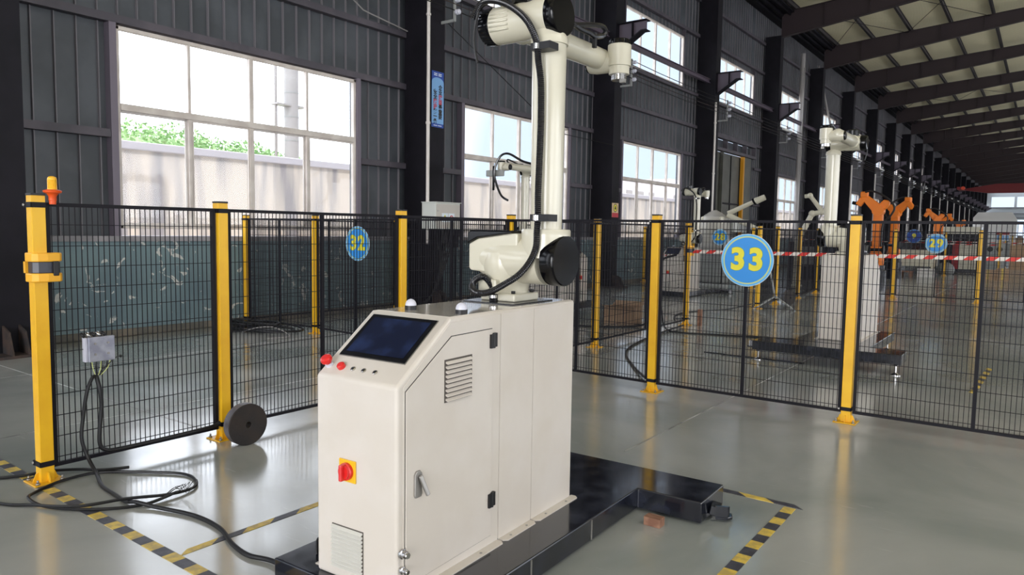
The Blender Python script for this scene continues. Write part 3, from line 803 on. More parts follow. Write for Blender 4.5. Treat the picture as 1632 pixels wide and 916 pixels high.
# left run of the near cell
A = [(-4.62, 1.73), (-4.62, 2.87), (-4.62, 4.62), (-4.65, 6.30)]
labs = ['nearest yellow fence post, with belt unit and beacon, at left', 'yellow fence post behind the black disc', 'yellow fence post behind the left edge of the cabinet top', 'yellow corner fence post partly hidden behind the robot shoulder']
for (x, y), l in zip(A, labs): post(x, y, l)
panel(*A[0], *A[1], 'narrow black mesh fence panel holding the metal junction box', mid=False)
panel(*A[1], *A[2], 'black mesh fence panel behind the touch screen, right of the disc')
panel(*A[2], *A[3], 'black mesh fence panel behind the robot shoulder')
B = [(-4.65, 6.30), (-2.93, 6.25), (-1.225, 6.25), (.50, 6.24)]
post(*B[1], 'yellow fence post just right of the robot, left of sign 33')
post(*B[2], 'yellow fence post in front of the large white robot cell')
post(*B[3], 'yellow fence post beyond the right edge of the picture')
panel(*B[0], *B[1], 'black mesh fence panel between the robot shoulder and the next post')
panel(*B[1], *B[2], 'black mesh fence panel that carries the largest round sign')
panel(*B[2], *B[3], 'black mesh fence panel at the right edge of the picture')
# cell against the window wall
Cc = [(-9.78, 6.50), (-8.26, 6.58), (-6.45, 6.44)]
post(*Cc[0], 'yellow fence post nearest the teal wall, behind the cable heap')
post(*Cc[1], 'yellow fence post left of sign 32')
post(*Cc[2], 'yellow fence post showing as a sliver behind a nearer post')
panel(*Cc[0], *Cc[1], 'black mesh fence panel nearest the teal wall, across the cable heap')
panel(*Cc[1], *Cc[2], 'black mesh fence panel with the round sign in front of the teal wall')
panel(*Cc[2], *A[3], 'black mesh fence panel mostly hidden behind the robot shoulder fence')
D = [(-9.72, 9.6), (-9.66, 12.9)]
panel(*Cc[0], *D[0], 'black mesh fence panel running along the teal wall, nearer one')
panel(*D[0], *D[1], 'black mesh fence panel running along the teal wall, farther one')
post(*D[0], 'yellow fence post against the teal wall behind sign 32')
E = [(-4.66, 8.18), (-4.67, 11.14)]
post(*E[0], 'yellow fence post right of the robot cap with cardboard box behind')
post(*E[1], 'yellow fence post with belt unit where the striped belt starts')
panel(*A[3], *E[0], 'black mesh fence panel behind the robot cap')
panel(*E[0], *E[1], 'black mesh fence panel in front of the cardboard box')
# next cells
F_ = [(-4.62, 14.62), (-4.62, 15.80), (-4.68, 17.76), (-4.73, 19.6)]
fl_lab = ['yellow fence post right under sign 33', 'yellow fence post left of the small far disc', 'yellow fence post between the far disc and the white robot', 'yellow fence post just left of the white robot cabinet']
for (x, y), l in zip(F_, fl_lab): post(x, y, l)
panel(*F_[0], *F_[1], 'short far fence panel behind sign 33', mid=False)
panel(*F_[1], *F_[2], 'far fence panel right of the far disc')
panel(*F_[2], *F_[3], 'far fence panel left of the large white robot')
G = [(-4.73, 19.6), (-2.93, 19.5), (-1.215, 19.5), (.5, 19.5)]
post(*G[1], 'far yellow fence post in front of the second orange robot')
post(*G[2], 'far yellow fence post at the right, beyond the striped belt')
panel(*G[0], *G[1], 'far fence panel behind the large white robot')
panel(*G[1], *G[2], 'far fence panel with a round sign, right of the large white robot')
panel(*G[2], *G[3], 'far fence panel reaching past the right picture edge')
H_ = [(-9.75, 20.0), (-8.2, 19.95), (-6.45, 19.85), (-4.73, 19.6)]
post(*H_[0], 'small far yellow fence post against the wall between column and robot')
post(*H_[1], 'far yellow fence post near the wrapped robot, left of its sign'); post(*H_[2], 'far yellow fence post near the wrapped robot, right of its sign')
panel(*H_[0], *H_[1], 'far fence panel touching the wall, farthest left of the far run'); panel(*H_[1], *H_[2], 'far fence panel with a round sign, near the wrapped robot'); panel(*H_[2], *H_[3], 'far fence panel beside the wrapped robot, its lower half behind the largest sign')
I_ = [(-4.85, 32.4), (-3.13, 32.2), (-1.4, 32.2)]
for (x, y), l in zip(I_, ['farther yellow fence post beside the orange robots', 'farther yellow fence post below sign 29', 'farther yellow fence post right of the red machine']): post(x, y, l)
panel(*I_[0], *I_[1], 'farther fence panel under the orange robots'); panel(*I_[1], *I_[2], 'farther fence panel in front of the red and white machine')
post(-1.66, 43.4, 'distant yellow fence post by the cardboard boxes'); post(-2.0, 62.0, 'most distant yellow fence post at right')
panel(-1.66, 43.4, .04, 43.3, 'distant fence panel at the right edge behind the boxes')

# belt cassettes
def cassette(x, y, z, label):
    t = thing('belt_cassette', label, 'belt unit', (x, y, z))
    for z0 in (0, .115):
        zz = [(z0, .0), (z0 + .05, 0)]
        m = MB(); pl = [(-.052, -.05), (-.02, -.062), (.05, -.056), (.072, -.03), (.078, .02), (.07, .085), (.04, .105), (-.03, .1), (-.052, .06)]
        m.prism(pl, 'z', z0, z0 + .05); m.build('yellow_shell', yel2, t, smooth=False, bevel=.006)
    MB().prism([(-.048, -.046), (.045, -.05), (.066, -.026), (.07, .02), (.062, .078), (.036, .096), (-.03, .09), (-.048, .05)], 'z', .05, .115).build('belt_drum', mat('cassette_dark_band', (52, 54, 66), 0.35) if 'cassette_dark_band' not in MATS else MATS['cassette_dark_band'], t, smooth=False, bevel=.004)
    MB().box(-.045, -.02, -.062, -.045, .05, .115).build('shell_rib', yel2, t, smooth=False)
    MB().box(.058, .08, .045, .075, .035, .118).build('belt_end_clip', blackrub, t, smooth=False, bevel=.004)
    return t
cassette(-4.62, 1.735, 1.165, 'yellow retractable belt unit with dark band on the nearest post')
cassette(-4.67, 11.15, 1.13, 'distant yellow belt unit from which the red and white belt runs')
# beacon
t = thing('beacon_light', 'orange and yellow warning beacon on the nearest fence post', 'beacon', (-4.575, 1.80, 1.605))
MB().lathe((0, 0, 0), (0, 0, 1), [(0, .017), (.02, .018), (.022, .02), (.045, .02), (.06, .03), (.066, .045), (.076, .048), (.08, .042), (.084, .028)], 24).build('beacon_base', orangep, t)
prof = [(.083, .025)]
for k in range(9): prof += [(.088 + .006 * k, .025), (.091 + .006 * k, .0235)]
prof += [(.145, .024), (.155, .018), (.159, .008)]
MB().lathe((0, 0, 0), (0, 0, 1), prof, 24).build('beacon_lens', mat('amber_lens', (246, 186, 50), 0.25), t)
# striped belts
def belt(p0, p1, label, w=.052, seg=.19, sag=0.0, nm='striped_belt'):
    p0 = Vector(p0); p1 = Vector(p1); L = (p1 - p0).length; n_ = max(2, int(L / seg)); d = (p1 - p0) / n_; m = MB()
    off = d * .55
    nrm = d.cross(Vector((0, 0, 1))).normalized() * .0015
    for k in range(n_):
        a = p0 + d * k; b_ = a + d
        lo0 = a - off * .5; hi0 = a + off * .5; lo1 = b_ - off * .5; hi1 = b_ + off * .5
        up = Vector((0, 0, w / 2)); m.cur = k % 2
        sg = [Vector((0, 0, -sag * 4 * (q / n_) * (1 - q / n_))) for q in (k, k + 1)]
        vs = [lo0 - up + sg[0], lo1 - up + sg[1], hi1 + up + sg[1], hi0 + up + sg[0]]
        m.add([v - nrm for v in vs] + [v + nrm for v in vs], [(0, 1, 2, 3), (7, 6, 5, 4), (0, 4, 5, 1), (3, 2, 6, 7)])
    o = m.build(nm, [beltr, beltw], None, smooth=False); return tag(o, label, 'belt')
belt((-4.58, 11.15, 1.20), (1.8, 11.45, 1.235), 'red and white striped barrier belt across the aisle', seg=.115)
belt((-9.0, 34.0, 1.28), (-1.6, 33.9, 1.2), 'thin distant red and white belt behind the orange robots', w=.05, seg=.2)
belt((-6.5, 46.0, 1.25), (1.5, 46.0, 1.2), 'farthest thin red and white belt at right', w=.05, seg=.25)

# round number signs
def sign(x, y, z, txt, label, rz=0.0, R=.226, dark=False):
    t = thing('number_sign', label, 'sign', (x, y, z), rz)
    MB().lathe((0, 0, 0), (0, -1, 0), [(0, R), (.004, R)], 56).build('back_disc', signw, t)
    MB().lathe((0, -.0042, 0), (0, -1, 0), [(0, R * .985), (.0008, R * .985)], 56).build('rim', bluerim if not dark else bluedk, t)
    MB().lathe((0, -.0052, 0), (0, -1, 0), [(0, R * .91), (.0008, R * .91)], 56).build('ring', syel2 if not dark else bluerim, t)
    MB().lathe((0, -.0062, 0), (0, -1, 0), [(0, R * .865), (.0008, R * .865)], 56).build('blue_field', blue if not dark else bluedk, t)
    sz = R * 1.13 if not dark else R * .9
    text_mesh(txt, sz, .0004, R * .064, syedge, t, 'number_outline', Matrix.Translation((0, -.0076, 0)) @ FRONTM, 1.22)
    text_mesh(txt, sz, .0006, R * .05, syel, t, 'number', Matrix.Translation((0, -.0086, 0)) @ FRONTM, 1.22)
    return t
sign(-2.072, 6.232, 1.272, '33', 'large round blue sign with yellow 33')
sign(-7.265, 6.47, 1.292, '32', 'round blue sign with yellow 32, seen through the left fence')
sign(-2.085, 19.48, 1.337, '29', 'round blue sign with yellow 29 on the far fence')
sign(-7.40, 19.886, 1.39, '28', 'round blue sign with yellow 28, left of the large sign')
sign(-4.22, 32.25, 1.50, '9', 'small dark blue round sign with a 9 left of sign 29', R=.27, dark=True)

# ================================================================== FLOOR MARKING TAPE
def tape(name, p0, p1, w, seg, skew, label):
    p0 = Vector((p0[0], p0[1], 0)); p1 = Vector((p1[0], p1[1], 0)); L = (p1 - p0).length; n_ = int(round(L / seg)); d = (p1 - p0) / n_
    s_ = Vector((-d.y, d.x, 0)).normalized() * w / 2; k_ = d.normalized() * skew; m = MB(); h = Vector((0, 0, .0022))
    for k in range(n_):
        a = p0 + d * k; b_ = a + d; m.cur = k % 2
        vs = [a - s_ - k_, b_ - s_ - k_, b_ + s_ + k_, a + s_ + k_]
        m.add([v for v in vs] + [v + h for v in vs], [(4, 5, 6, 7), (0, 1, 5, 4), (1, 2, 6, 5), (2, 3, 7, 6), (3, 0, 4, 7)])
    return tag(m.build(name, [tapey, tapek], None, smooth=False), label, 'floor tape')
tape('floor_tape', (-5.6, 1.70), (-2.2, 1.655), .062, .094, 0, 'yellow and black floor tape running under the nearest fence post')
tape('floor_tape', (-3.11, 1.72), (-3.10, 4.1), .045, .16, .03, 'yellow and black floor tape left of the cabinet')
tape('floor_tape', (-2.9, 4.09), (-1.02, 4.09), .05, .16, -.03, 'yellow and black floor tape behind the black platform')
tape('floor_tape', (-1.055, 4.05), (-1.055, 2.2), .062, .094, 0, 'yellow and black floor tape in the right foreground')
tape('floor_tape', (-.45, 9.9), (-.5, 8.2), .06, .16, .03, 'worn floor tape inside the next cell behind the right post')

# ================================================================== ROBOT, CABINET, PLATFORM
def Lm(x, y, z): return (x * 1.032 + 2.134, y * 1.032 - 2.89, 1.5 + (z - 1.5) * 1.032 - 1.149)
KS = 1.032
HOSE1 = [[-2.084, 2.69, 1.17], [-2.081, 2.69, 1.203], [-2.093, 2.69, 1.235], [-2.111, 2.68, 1.265], [-2.132, 2.67, 1.279], [-2.153, 2.65, 1.268], [-2.161, 2.63, 1.246], [-2.148, 2.61, 1.225], [-2.111, 2.6, 1.209], [-2.071, 2.61, 1.209], [-2.027, 2.62, 1.224], [-1.976, 2.64, 1.256], [-1.929, 2.66, 1.289], [-1.892, 2.68, 1.333], [-1.862, 2.69, 1.384], [-1.844, 2.69, 1.433], [-1.842, 2.69, 1.492], [-1.845, 2.7, 1.553], [-1.846, 2.7, 1.659], [-1.842, 2.7, 1.797], [-1.838, 2.7, 1.971], [-1.842, 2.7, 2.15], [-1.851, 2.69, 2.248], [-1.857, 2.69, 2.308], [-1.876, 2.69, 2.361], [-1.915, 2.69, 2.425], [-1.968, 2.69, 2.475], [-2.031, 2.69, 2.516], [-2.093, 2.69, 2.541], [-2.147, 2.69, 2.55], [-2.184, 2.69, 2.537], [-2.229, 2.69, 2.483]]
HOSE2 = [[-2.0, 3.05, 2.52], [-2.0, 3.162, 2.527], [-2.0, 3.234, 2.544], [-2.0, 3.371, 2.576], [-2.0, 3.5, 2.599], [-2.0, 3.545, 2.586], [-2.0, 3.519, 2.554], [-2.0, 3.432, 2.530], [-2.0, 3.365, 2.535], [-2.0, 3.291, 2.535], [-2.0, 3.2, 2.545], [-2.0, 3.08, 2.55]]
def make_robot(label):
    t = thing('robot_arm', label, 'robot')
    def C(p0, p1, r0, r1=None, n=32): return MB().cyl(Lm(*p0), Lm(*p1), r0 * KS, (r1 or r0) * KS, n)
    jx, jy = -2.068, 2.80
    # mounting plate and base flange
    a = Lm(-2.21, 2.62, 1.158); b_ = Lm(-1.92, 2.95, 1.166)
    MB().box(a[0], b_[0], a[1], b_[1], 0, .007).build('mounting_plate', blackgloss, t, smooth=False)
    a = Lm(jx - .1, jy - .1, 1.16)
    MB().box(a[0], a[0] + .2064, a[1], a[1] + .2064, .007, .045).build('base_flange', cream, t, smooth=False, bevel=.008, seg=3)
    for (sx, sy) in ((1, -1), (1, 1), (-1, -1), (-1, 1)):
        q = Lm(jx + .075 * sx, jy + .075 * sy, 1.19)
        MB().cyl((q[0], q[1], .045), (q[0], q[1], .058), .011, n=6).build('flange_bolt', blackrub, t)
    # J1 neck
    cx, cy = -2.092, 2.815
    m = MB(); q = Lm(cx, cy, 1.19)
    m.lathe((q[0], q[1], .04), (0, 0, 1), [(0, .102), (.02, .104), (.07, .112), (.12, .124), (.16, .126), (.2, .118)], 40)
    m.build('base_neck', cream, t)
    a = Lm(-2.17, 2.70, 1.195); MB().box(a[0], a[0] + .11, a[1] - .02, a[1] + .06, a[2], a[2] + .075).build('connector_panel', cream, t, smooth=False, bevel=.008)
    # shoulder housing along X
    m = MB(); p0 = Lm(-2.262, cy, 1.363)
    m.lathe(p0, (1, 0, 0), [(0, .062), (.012, .074), (.03, .082), (.07, .098), (.12, .112), (.2, .118), (.3, .119), (.415, .119)], 44)
    m.build('shoulder_housing', cream, t)
    a = Lm(-2.262, 2.74, 1.37)
    m = MB(); m.prism([(a[0] - .003, .28), (a[0] + .06, .31), (a[0] + .27, .335), (a[0] + .27, .348), (a[0] + .02, .348), (a[0] - .003, .335)], 'y', a[1] - .03, a[1] + .19)
    m.build('shoulder_top_cover', blackgloss, t, smooth=False, bevel=.008)
    m = MB(); m.prism([(a[0], .16), (a[0] + .012, .148), (a[0] + .3, .13), (a[0] + .3, .335), (a[0] + .27, .335), (a[0] + .06, .308), (a[0], .28)], 'y', a[1] - .02, a[1] + .18)
    m.build('shoulder_motor_case', cream, t, smooth=False, bevel=.014, seg=3)
    m = MB(); p0 = Lm(-1.815, cy, 1.363)
    m.lathe(p0, (1, 0, 0), [(-.02, .119), (0, .121), (.044, .121), (.052, .119), (.056, .115)], 56)
    m.build('shoulder_cap', blackgloss, t)
    # lower link
    lx = -1.876
    q = Lm(lx, cy, 1.375)
    MB().lathe(q, (0, 0, 1), [(0, .118), (.10, .118), (.128, .118), (.134, .114), (.136, .085)], 44).build('link_collar', cream, t)
    q = Lm(lx, cy, 1.49)
    MB().lathe(q, (0, 0, 1), [(0, .0745), (.45, .0785), (.885, .081)], 40).build('lower_link', cream, t)
    q = Lm(lx, cy, 2.335)
    MB().lathe(q, (0, 0, 1), [(0, .080), (.002, .088), (.028, .0885), (.036, .085), (.07, .066), (.12, .06)], 40).build('elbow_collar', cream, t)
    # elbow housing along X
    p0 = Lm(-2.175, cy, 2.465)
    MB().lathe(p0, (1, 0, 0), [(0, .088), (.16, .088), (.19, .084), (.22, .086), (.27, .094), (.335, .096)], 44).build('elbow_housing', cream, t)
    m = MB(); p0 = Lm(-1.85, cy, 2.465)
    m.lathe(p0, (1, 0, 0), [(-.005, .096), (0, .099), (.038, .099), (.047, .097), (.05, .094)], 48)
    m.build('elbow_cap', blackgloss, t)
    # ribs on the elbow motor
    m = MB()
    for k in range(7):
        z_ = 2.465 + (k - 2.2) * .018
        dz = (z_ - 2.465) * KS; yy = -math.sqrt(max(0, .089 ** 2 - dz * dz))
        a = Lm(-2.165, cy, z_); b_ = Lm(-2.055, cy, z_)
        m.cyl((a[0], a[1] + yy + .001, a[2]), (b_[0], b_[1] + yy + .001, b_[2]), .0052, n=8)
    m.build('cooling_ribs', cream, t)
    p0 = Lm(-2.175, cy, 2.465)
    m = MB(); m.lathe(p0, (-1, 0, 0), [(-.004, .089), (.0, .090), (.05, .086), (.066, .078), (.07, .06)], 40)
    for k in range(14):
        th = PI * (.55 + k * .065); dy = math.cos(th) * .089; dz = math.sin(th) * -.089
        m.bar((p0[0], p0[1] + dy, p0[2] + dz), (p0[0] - .055, p0[1] + dy * .96, p0[2] + dz * .96), .007, .007)
    m.build('motor_end_cap', blackgloss, t)
    # J4 block and forearm along +Y
    fx = -2.105
    q = Lm(fx, cy - .09, 2.472)
    MB().lathe(Lm(fx, cy - .02, 2.472), (0, 1, 0), [(0, .07), (.09, .078), (.15, .076), (.16, .066)], 36).build('forearm_root', cream, t)
    MB().lathe(Lm(fx, cy, 2.472), (0, 1, 0), [(0, .066), (.5, .064), (.895, .061)], 36).build('forearm', cream, t)
    MB().lathe(Lm(fx + .03, cy, 2.55), (0, 0, 1), [(0, .07), (.06, .07), (.075, .05)], 28).build('upper_motor_cap', blackgloss, t)
    ey = 3.692
    m = MB(); m.sphere(Lm(fx, ey, 2.466), .0635, 28, 16); m.build('wrist_elbow', cream, t)
    MB().lathe(Lm(fx - .07, ey + .0, 2.452), (1, 0, 0), [(0, .052), (.04, .060), (.12, .061), (.16, .056), (.2, .056)], 32).build('wrist_joint', cream, t)
    MB().lathe(Lm(fx - .068, ey, 2.452), (-1, 0, 0), [(0, .052), (.012, .05), (.02, .04)], 28).build('wrist_joint_cap', blackgloss, t)
    wx = -1.990
    MB().lathe(Lm(wx, ey, 2.375), (0, 0, 1), [(0, .056), (.002, .059), (.045, .059), (.047, .0675), (.165, .0675), (.168, .064)], 36).build('wrist_housing', cream, t)
    m = MB(); q = Lm(wx, ey, 2.537); m.lathe(q, (0, 0, 1), [(0, .062), (.022, .061), (.03, .055)], 30)
    for k in range(12):
        th = 2 * PI * k / 12; m.cyl((q[0] + .058 * math.cos(th), q[1] + .058 * math.sin(th), q[2]), (q[0] + .058 * math.cos(th), q[1] + .058 * math.sin(th), q[2] + .024), .007, n=6)
    m.build('wrist_top_cap', blackgloss, t)
    MB().lathe(Lm(wx, ey, 2.375), (0, 0, -1), [(0, .044), (.03, .044), (.033, .04)], 32).build('tool_flange', chrome, t)
    q = Lm(wx + .03, ey - .02, 2.345); MB().box(q[0] - .01, q[0] + .02, q[1] - .012, q[1] + .012, q[2] - .02, q[2]).build('flange_connector', steel, t, smooth=False)
    # hoses and clamps
    H1 = resample(spline([Lm(*p) for p in HOSE1], 8), .0045)
    MB().tube(H1, .016, 10, lambda i: .0168 if (i // 1) % 2 else .0145).build('corrugated_hose', blackhose, t)
    H2 = resample(spline([Lm(*p) for p in HOSE2], 8), .006)
    MB().tube(H2, .014, 8, lambda i: .0148 if i % 2 else .013).build('forearm_hose', blackhose, t)
    for (px_, pz) in ((-1.845, 1.556), (-1.857, 2.305)):
        q = Lm(px_, 2.69, pz)
        MB().box(q[0] - .03, q[0] + .075, q[1] - .012, q[1] + .06, q[2] - .016, q[2] + .016).build('hose_bracket', blackrub, t, smooth=False)
        MB().cyl((q[0], q[1], q[2] - .012), (q[0], q[1], q[2] + .012), .021, n=16).build('hose_clamp', chrome, t)
    q = Lm(-2.084, 2.69, 1.16)
    m = MB(); m.cyl((q[0], q[1], .02), (q[0], q[1], .055), .013, n=12); m.box(q[0] - .02, q[0] + .02, q[1] - .006, q[1] + .03, .005, .045); m.build('base_connector', blackrub, t)
    q = Lm(-2.084, 2.69, 1.185); MB().cyl((q[0], q[1], q[2] - .004), (q[0], q[1], q[2] + .01), .021, n=14).build('hose_clamp', chrome, t)
    q = Lm(-2.0, 3.43, 2.50); MB().bar((q[0], q[1], q[2] - .03), (q[0], q[1], q[2] + .05), .02, .02, (1, 0, 0)).build('hose_post', blackrub, t, smooth=False)
    MB().tube(spline([Lm(*p) for p in [(-2.148, 2.69, 2.562), (-2.181, 2.69, 2.536), (-2.206, 2.69, 2.469), (-2.218, 2.69, 2.394), (-2.211, 2.69, 2.336), (-2.195, 2.69, 2.276)]]), .006, 6).build('loose_cable', blackrub, t)
    m = MB().tube(spline([Lm(*p) for p in [(-2.0, 2.70, 2.525), (-2.08, 2.71, 2.555), (-2.17, 2.71, 2.548), (-2.23, 2.70, 2.50)]]), .011, 8).build('loose_cable', blackrub, t)
    return t
rob = make_robot('large cream white six axis robot arm on the near cabinet')
rob.location = (-2.134, 2.89, 1.149); rob.rotation_euler = (0, 0, 0)

# cabinet local frame: origin under J1, front faces -Y
HW = .2155; CF = -1.048; LB = CF + 1.32; HT = 1.029; ZS = .801; S0 = CF + .307; S1 = CF + .655; S2 = CF + .928
def slats(mb, n_, along, c0, c1, z0, z1, out, face):
    pass
def make_cabinet(label):
    t = thing('control_cabinet', label, 'cabinet')
    body = MB(); pr = [(CF, 0.0), (CF, ZS), (S0, HT), (LB, HT), (LB, 0.0)]
    body.prism([(a, b_) for a, b_ in pr], 'x', -HW, HW)
    body.build('cabinet_body', cabp, t, smooth=True, bevel=.014, seg=4, angle=50)
    MB().box(-HW + .02, HW - .02, S0 + .02, LB - .02, HT, HT + .0015).build('top_sheet', cabtop, t, smooth=False)
    e = HW
    # side sheets with folded foot flanges, both sides
    for sgn in (1, -1):
        def xs(a, b_): return (min(sgn * a, sgn * b_), max(sgn * a, sgn * b_))
        for (ya, yb) in ((S1 + .002, S2 - .002), (S2 + .002, LB - .012)):
            x0, x1 = xs(e, e + .003); MB().box(x0, x1, ya, yb, .004, HT - .012).build('side_sheet', cabp, t, smooth=False, bevel=.0015)
        x0, x1 = xs(e, e + .003)
        MB().prism([(CF + .03, .004), (CF + .03, ZS - .005), (S0 - .004, HT - .018), (S1 - .003, HT - .012), (S1 - .003, .004)], 'x', x0, x1).build('side_sheet', cabp, t, smooth=False, bevel=.0015)
        for (ya, yb) in ((CF + .03, S1 - .004), (S1 + .004, S2 - .004), (S2 + .004, LB + .01)):
            x0, x1 = xs(e, e + .045); w_ = .018
            f_ = MB().prism([(x0, ya), (x1, ya) if sgn < 0 else (x1 - w_, ya), (x1, ya + w_) if sgn > 0 else (x1, ya), (x1, yb - w_) if sgn > 0 else (x1, yb), (x1 - w_, yb) if sgn > 0 else (x0, yb), (x0, yb)], 'z', 0, .004)
            fo = f_.build('foot_flange', cabp, t, smooth=False)
            for q in (.25, .75):
                yy = ya + (yb - ya) * q; MB().cyl((sgn * (e + .026), yy, .004), (sgn * (e + .026), yy, .007), .006, n=8).build('flange_screw', steel, t)
    # door
    dp = [(CF + .075, .04), (CF + .03 + .045, ZS - .018), (CF + .345, HT - .082), (CF + .595, HT - .078), (CF + .612, .05)]
    dp = [(CF + .042, .036), (CF + .042, ZS - .022), (CF + .310, HT - .074), (S1 - .068, HT - .072), (S1 - .06, .045)]
    big = [(dp[0][0] - .003, dp[0][1] - .003), (dp[1][0] - .003, dp[1][1] + .002), (dp[2][0] - .002, dp[2][1] + .003), (dp[3][0] + .003, dp[3][1] + .003), (dp[4][0] + .003, dp[4][1] - .003)]
    MB().prism(big, 'x', e + .003, e + .0036).build('door_gap_shade', blackrub, t, smooth=False)  # dark strip standing in for the shade in the door gap
    door = MB().prism(dp, 'x', e + .003, e + .0075).build('door', cabp, t, smooth=False, bevel=.0015)
    hx = e + .0075
    for z_ in (.905, .205):
        h_ = MB(); yh = S1 - .064
        h_.box(hx - .002, hx + .010, yh - .024, yh - .004, z_ - .03, z_ + .03); h_.box(hx - .004, hx + .010, yh + .002, yh + .02, z_ - .026, z_ + .034); h_.cyl((hx + .006, yh - .001, z_ - .03), (hx + .006, yh - .001, z_ + .034), .007, n=10)
        h_.build('hinge', blackrub, door, smooth=False)
    hy = CF + .105
    m = MB(); m.prism([(hy - .016, .365), (hy + .016, .365), (hy + .02, .375), (hy + .02, .455), (hy + .01, .468), (hy - .01, .468), (hy - .02, .455), (hy - .02, .375)], 'x', hx, hx + .008)
    m.build('handle_plate', steel, door, smooth=False, bevel=.002)
    MB().bar((hx + .013, hy + .002, .45), (hx + .03, hy + .03, .37), .018, .012, (1, 0, 0)).build('door_handle', steel, door, smooth=False, bevel=.004)
    # louvred vents
    v = MB().box(hx - .001, hx + .003, CF + .262, CF + .267 + .172, .697, .868).build('door_vent', ventgap, door, smooth=False)
    vy0, vy1 = CF + .267, CF + .267 + .165
    for k in range(9):
        z_ = .70 + k * .0185
        MB().prism([(hx + .002, z_ + .0135), (hx + .014, z_ + .004), (hx + .014, z_ + .002), (hx + .002, z_ + .006)], 'y', vy0, vy1).build('vent_slat', cabp, v, smooth=False)
    mat('vent_plastic', (208, 206, 198), 0.45)
    fv = MB().box(-.125, .045, CF - .003, CF + .001, .05, .218).build('front_vent', ventgap, t, smooth=False)
    for k in range(11):
        z_ = .048 + k * .0155
        MB().prism([(-.002 + CF, z_ + .012), (CF - .013, z_ + .003), (CF - .013, z_ + .001), (CF - .002, z_ + .005)], 'x', -.123, .043).build('vent_slat', MATS['vent_plastic'], fv, smooth=False)
    # sloped console: local 2D frame on slope
    dv = Vector((0, S0 - CF, HT - ZS)); Ls = dv.length; dv.normalize(); nv = Vector((0, -dv.z, dv.y)); o_ = Vector((0, CF, ZS))
    def on(x, s_, h_): return o_ + Vector((x, 0, 0)) + dv * s_ + nv * h_
    def slab(x0, x1, s0, s1, h0, h1):
        m_ = MB(); vs = [on(x0, s0, h0), on(x1, s0, h0), on(x1, s1, h0), on(x0, s1, h0), on(x0, s0, h1), on(x1, s0, h1), on(x1, s1, h1), on(x0, s1, h1)]
        return m_.add(vs, [(0, 3, 2, 1), (4, 5, 6, 7), (0, 1, 5, 4), (1, 2, 6, 5), (2, 3, 7, 6), (3, 0, 4, 7)])
    sc = slab(-.178, .170, .115, Ls - .027, 0, .007).build('screen_bezel', screenb, t, smooth=False, bevel=.002)
    slab(-.155, .150, .135, Ls - .045, .0072, .0078).build('touch_screen', screenm, sc, smooth=False)
    slab(-.181, .173, .112, Ls - .024, 0, .003).build('screen_rim', steel, sc, smooth=False)
    # emergency stop, red button, three chrome keys
    def lat(x, s_, prof, n_=24): return MB().lathe(on(x, s_, 0), nv, prof, n_)
    es = lat(-.185, .055, [(0, .017), (.012, .016)]).build('stop_collar', whitepl, t)
    lat(-.185, .055, [(.012, .012), (.02, .013), (.024, .023), (.032, .0245), (.04, .022), (.045, .014)]).build('emergency_stop_button', redp, es)
    lat(-.115, .053, [(0, .0165), (.006, .017), (.014, .0165), (.018, .012)]).build('red_push_button', redp, t)
    for xx in (-.052, .005, .065):
        k_ = lat(xx, .052, [(0, .0105), (.004, .0105), (.006, .008)], 16).build('key_switch', chrome, t)
        lat(xx, .052, [(.006, .004), (.009, .004)], 8).build('key_slot', blackrub, k_)
    # rotary main switch on the front
    rs_ = MB().box(-.082, .008, CF - .006, CF, .40, .488).build('switch_plate', yel, t, smooth=False, bevel=.003)
    MB().lathe((-.037, CF - .006, .444), (0, -1, 0), [(0, .034), (.012, .034), (.014, .028), (.022, .027)], 28).build('switch_knob', redp, rs_)
    MB().box(-.045, -.029, CF - .045, CF - .02, .412, .476).build('switch_grip', redp, rs_, smooth=False, bevel=.004)
    # side connectors
    for z_, r_ in ((.172, .015), (.108, .011)):
        c_ = MB().lathe((e + .003, CF + .024, z_), (1, 0, 0), [(0, r_ + .004), (.008, r_ + .004), (.01, r_), (.022, r_)], 14).build('cable_gland', chrome, t)
        MB().lathe((e + .025, CF + .024, z_), (1, 0, 0), [(0, r_ * .8), (.012, r_ * .8)], 6).build('gland_nut', chrome, c_)
    # signal domes on the top
    for (xx, yy) in ((-.095, S0 + .115), (.165, S0 + .135)):
        b_ = MB().lathe((xx, yy, HT), (0, 0, 1), [(0, .026), (.02, .026)], 24).build('signal_lamp_base', blackrub, t)
        MB().lathe((xx, yy, HT + .02), (0, 0, 1), [(0, .024), (.008, .0235), (.018, .019), (.025, .011), (.028, .003)], 24).build('signal_lamp_dome', whitepl, b_)
    for (xx, yy) in ((.19, S1 + .05), (.19, S2 - .06), (.19, S2 + .1), (-.19, S1), (-.19, S2)):
        MB().cyl((xx, yy, HT), (xx, yy, HT + .003), .005, n=8).build('top_screw', steel, t)
    return t
cab = make_cabinet('near cream control cabinet with dark touch screen')
RZ = math.radians(2.6)
cab.location = (-2.134, 2.89, .12); cab.rotation_euler = (0, 0, RZ)

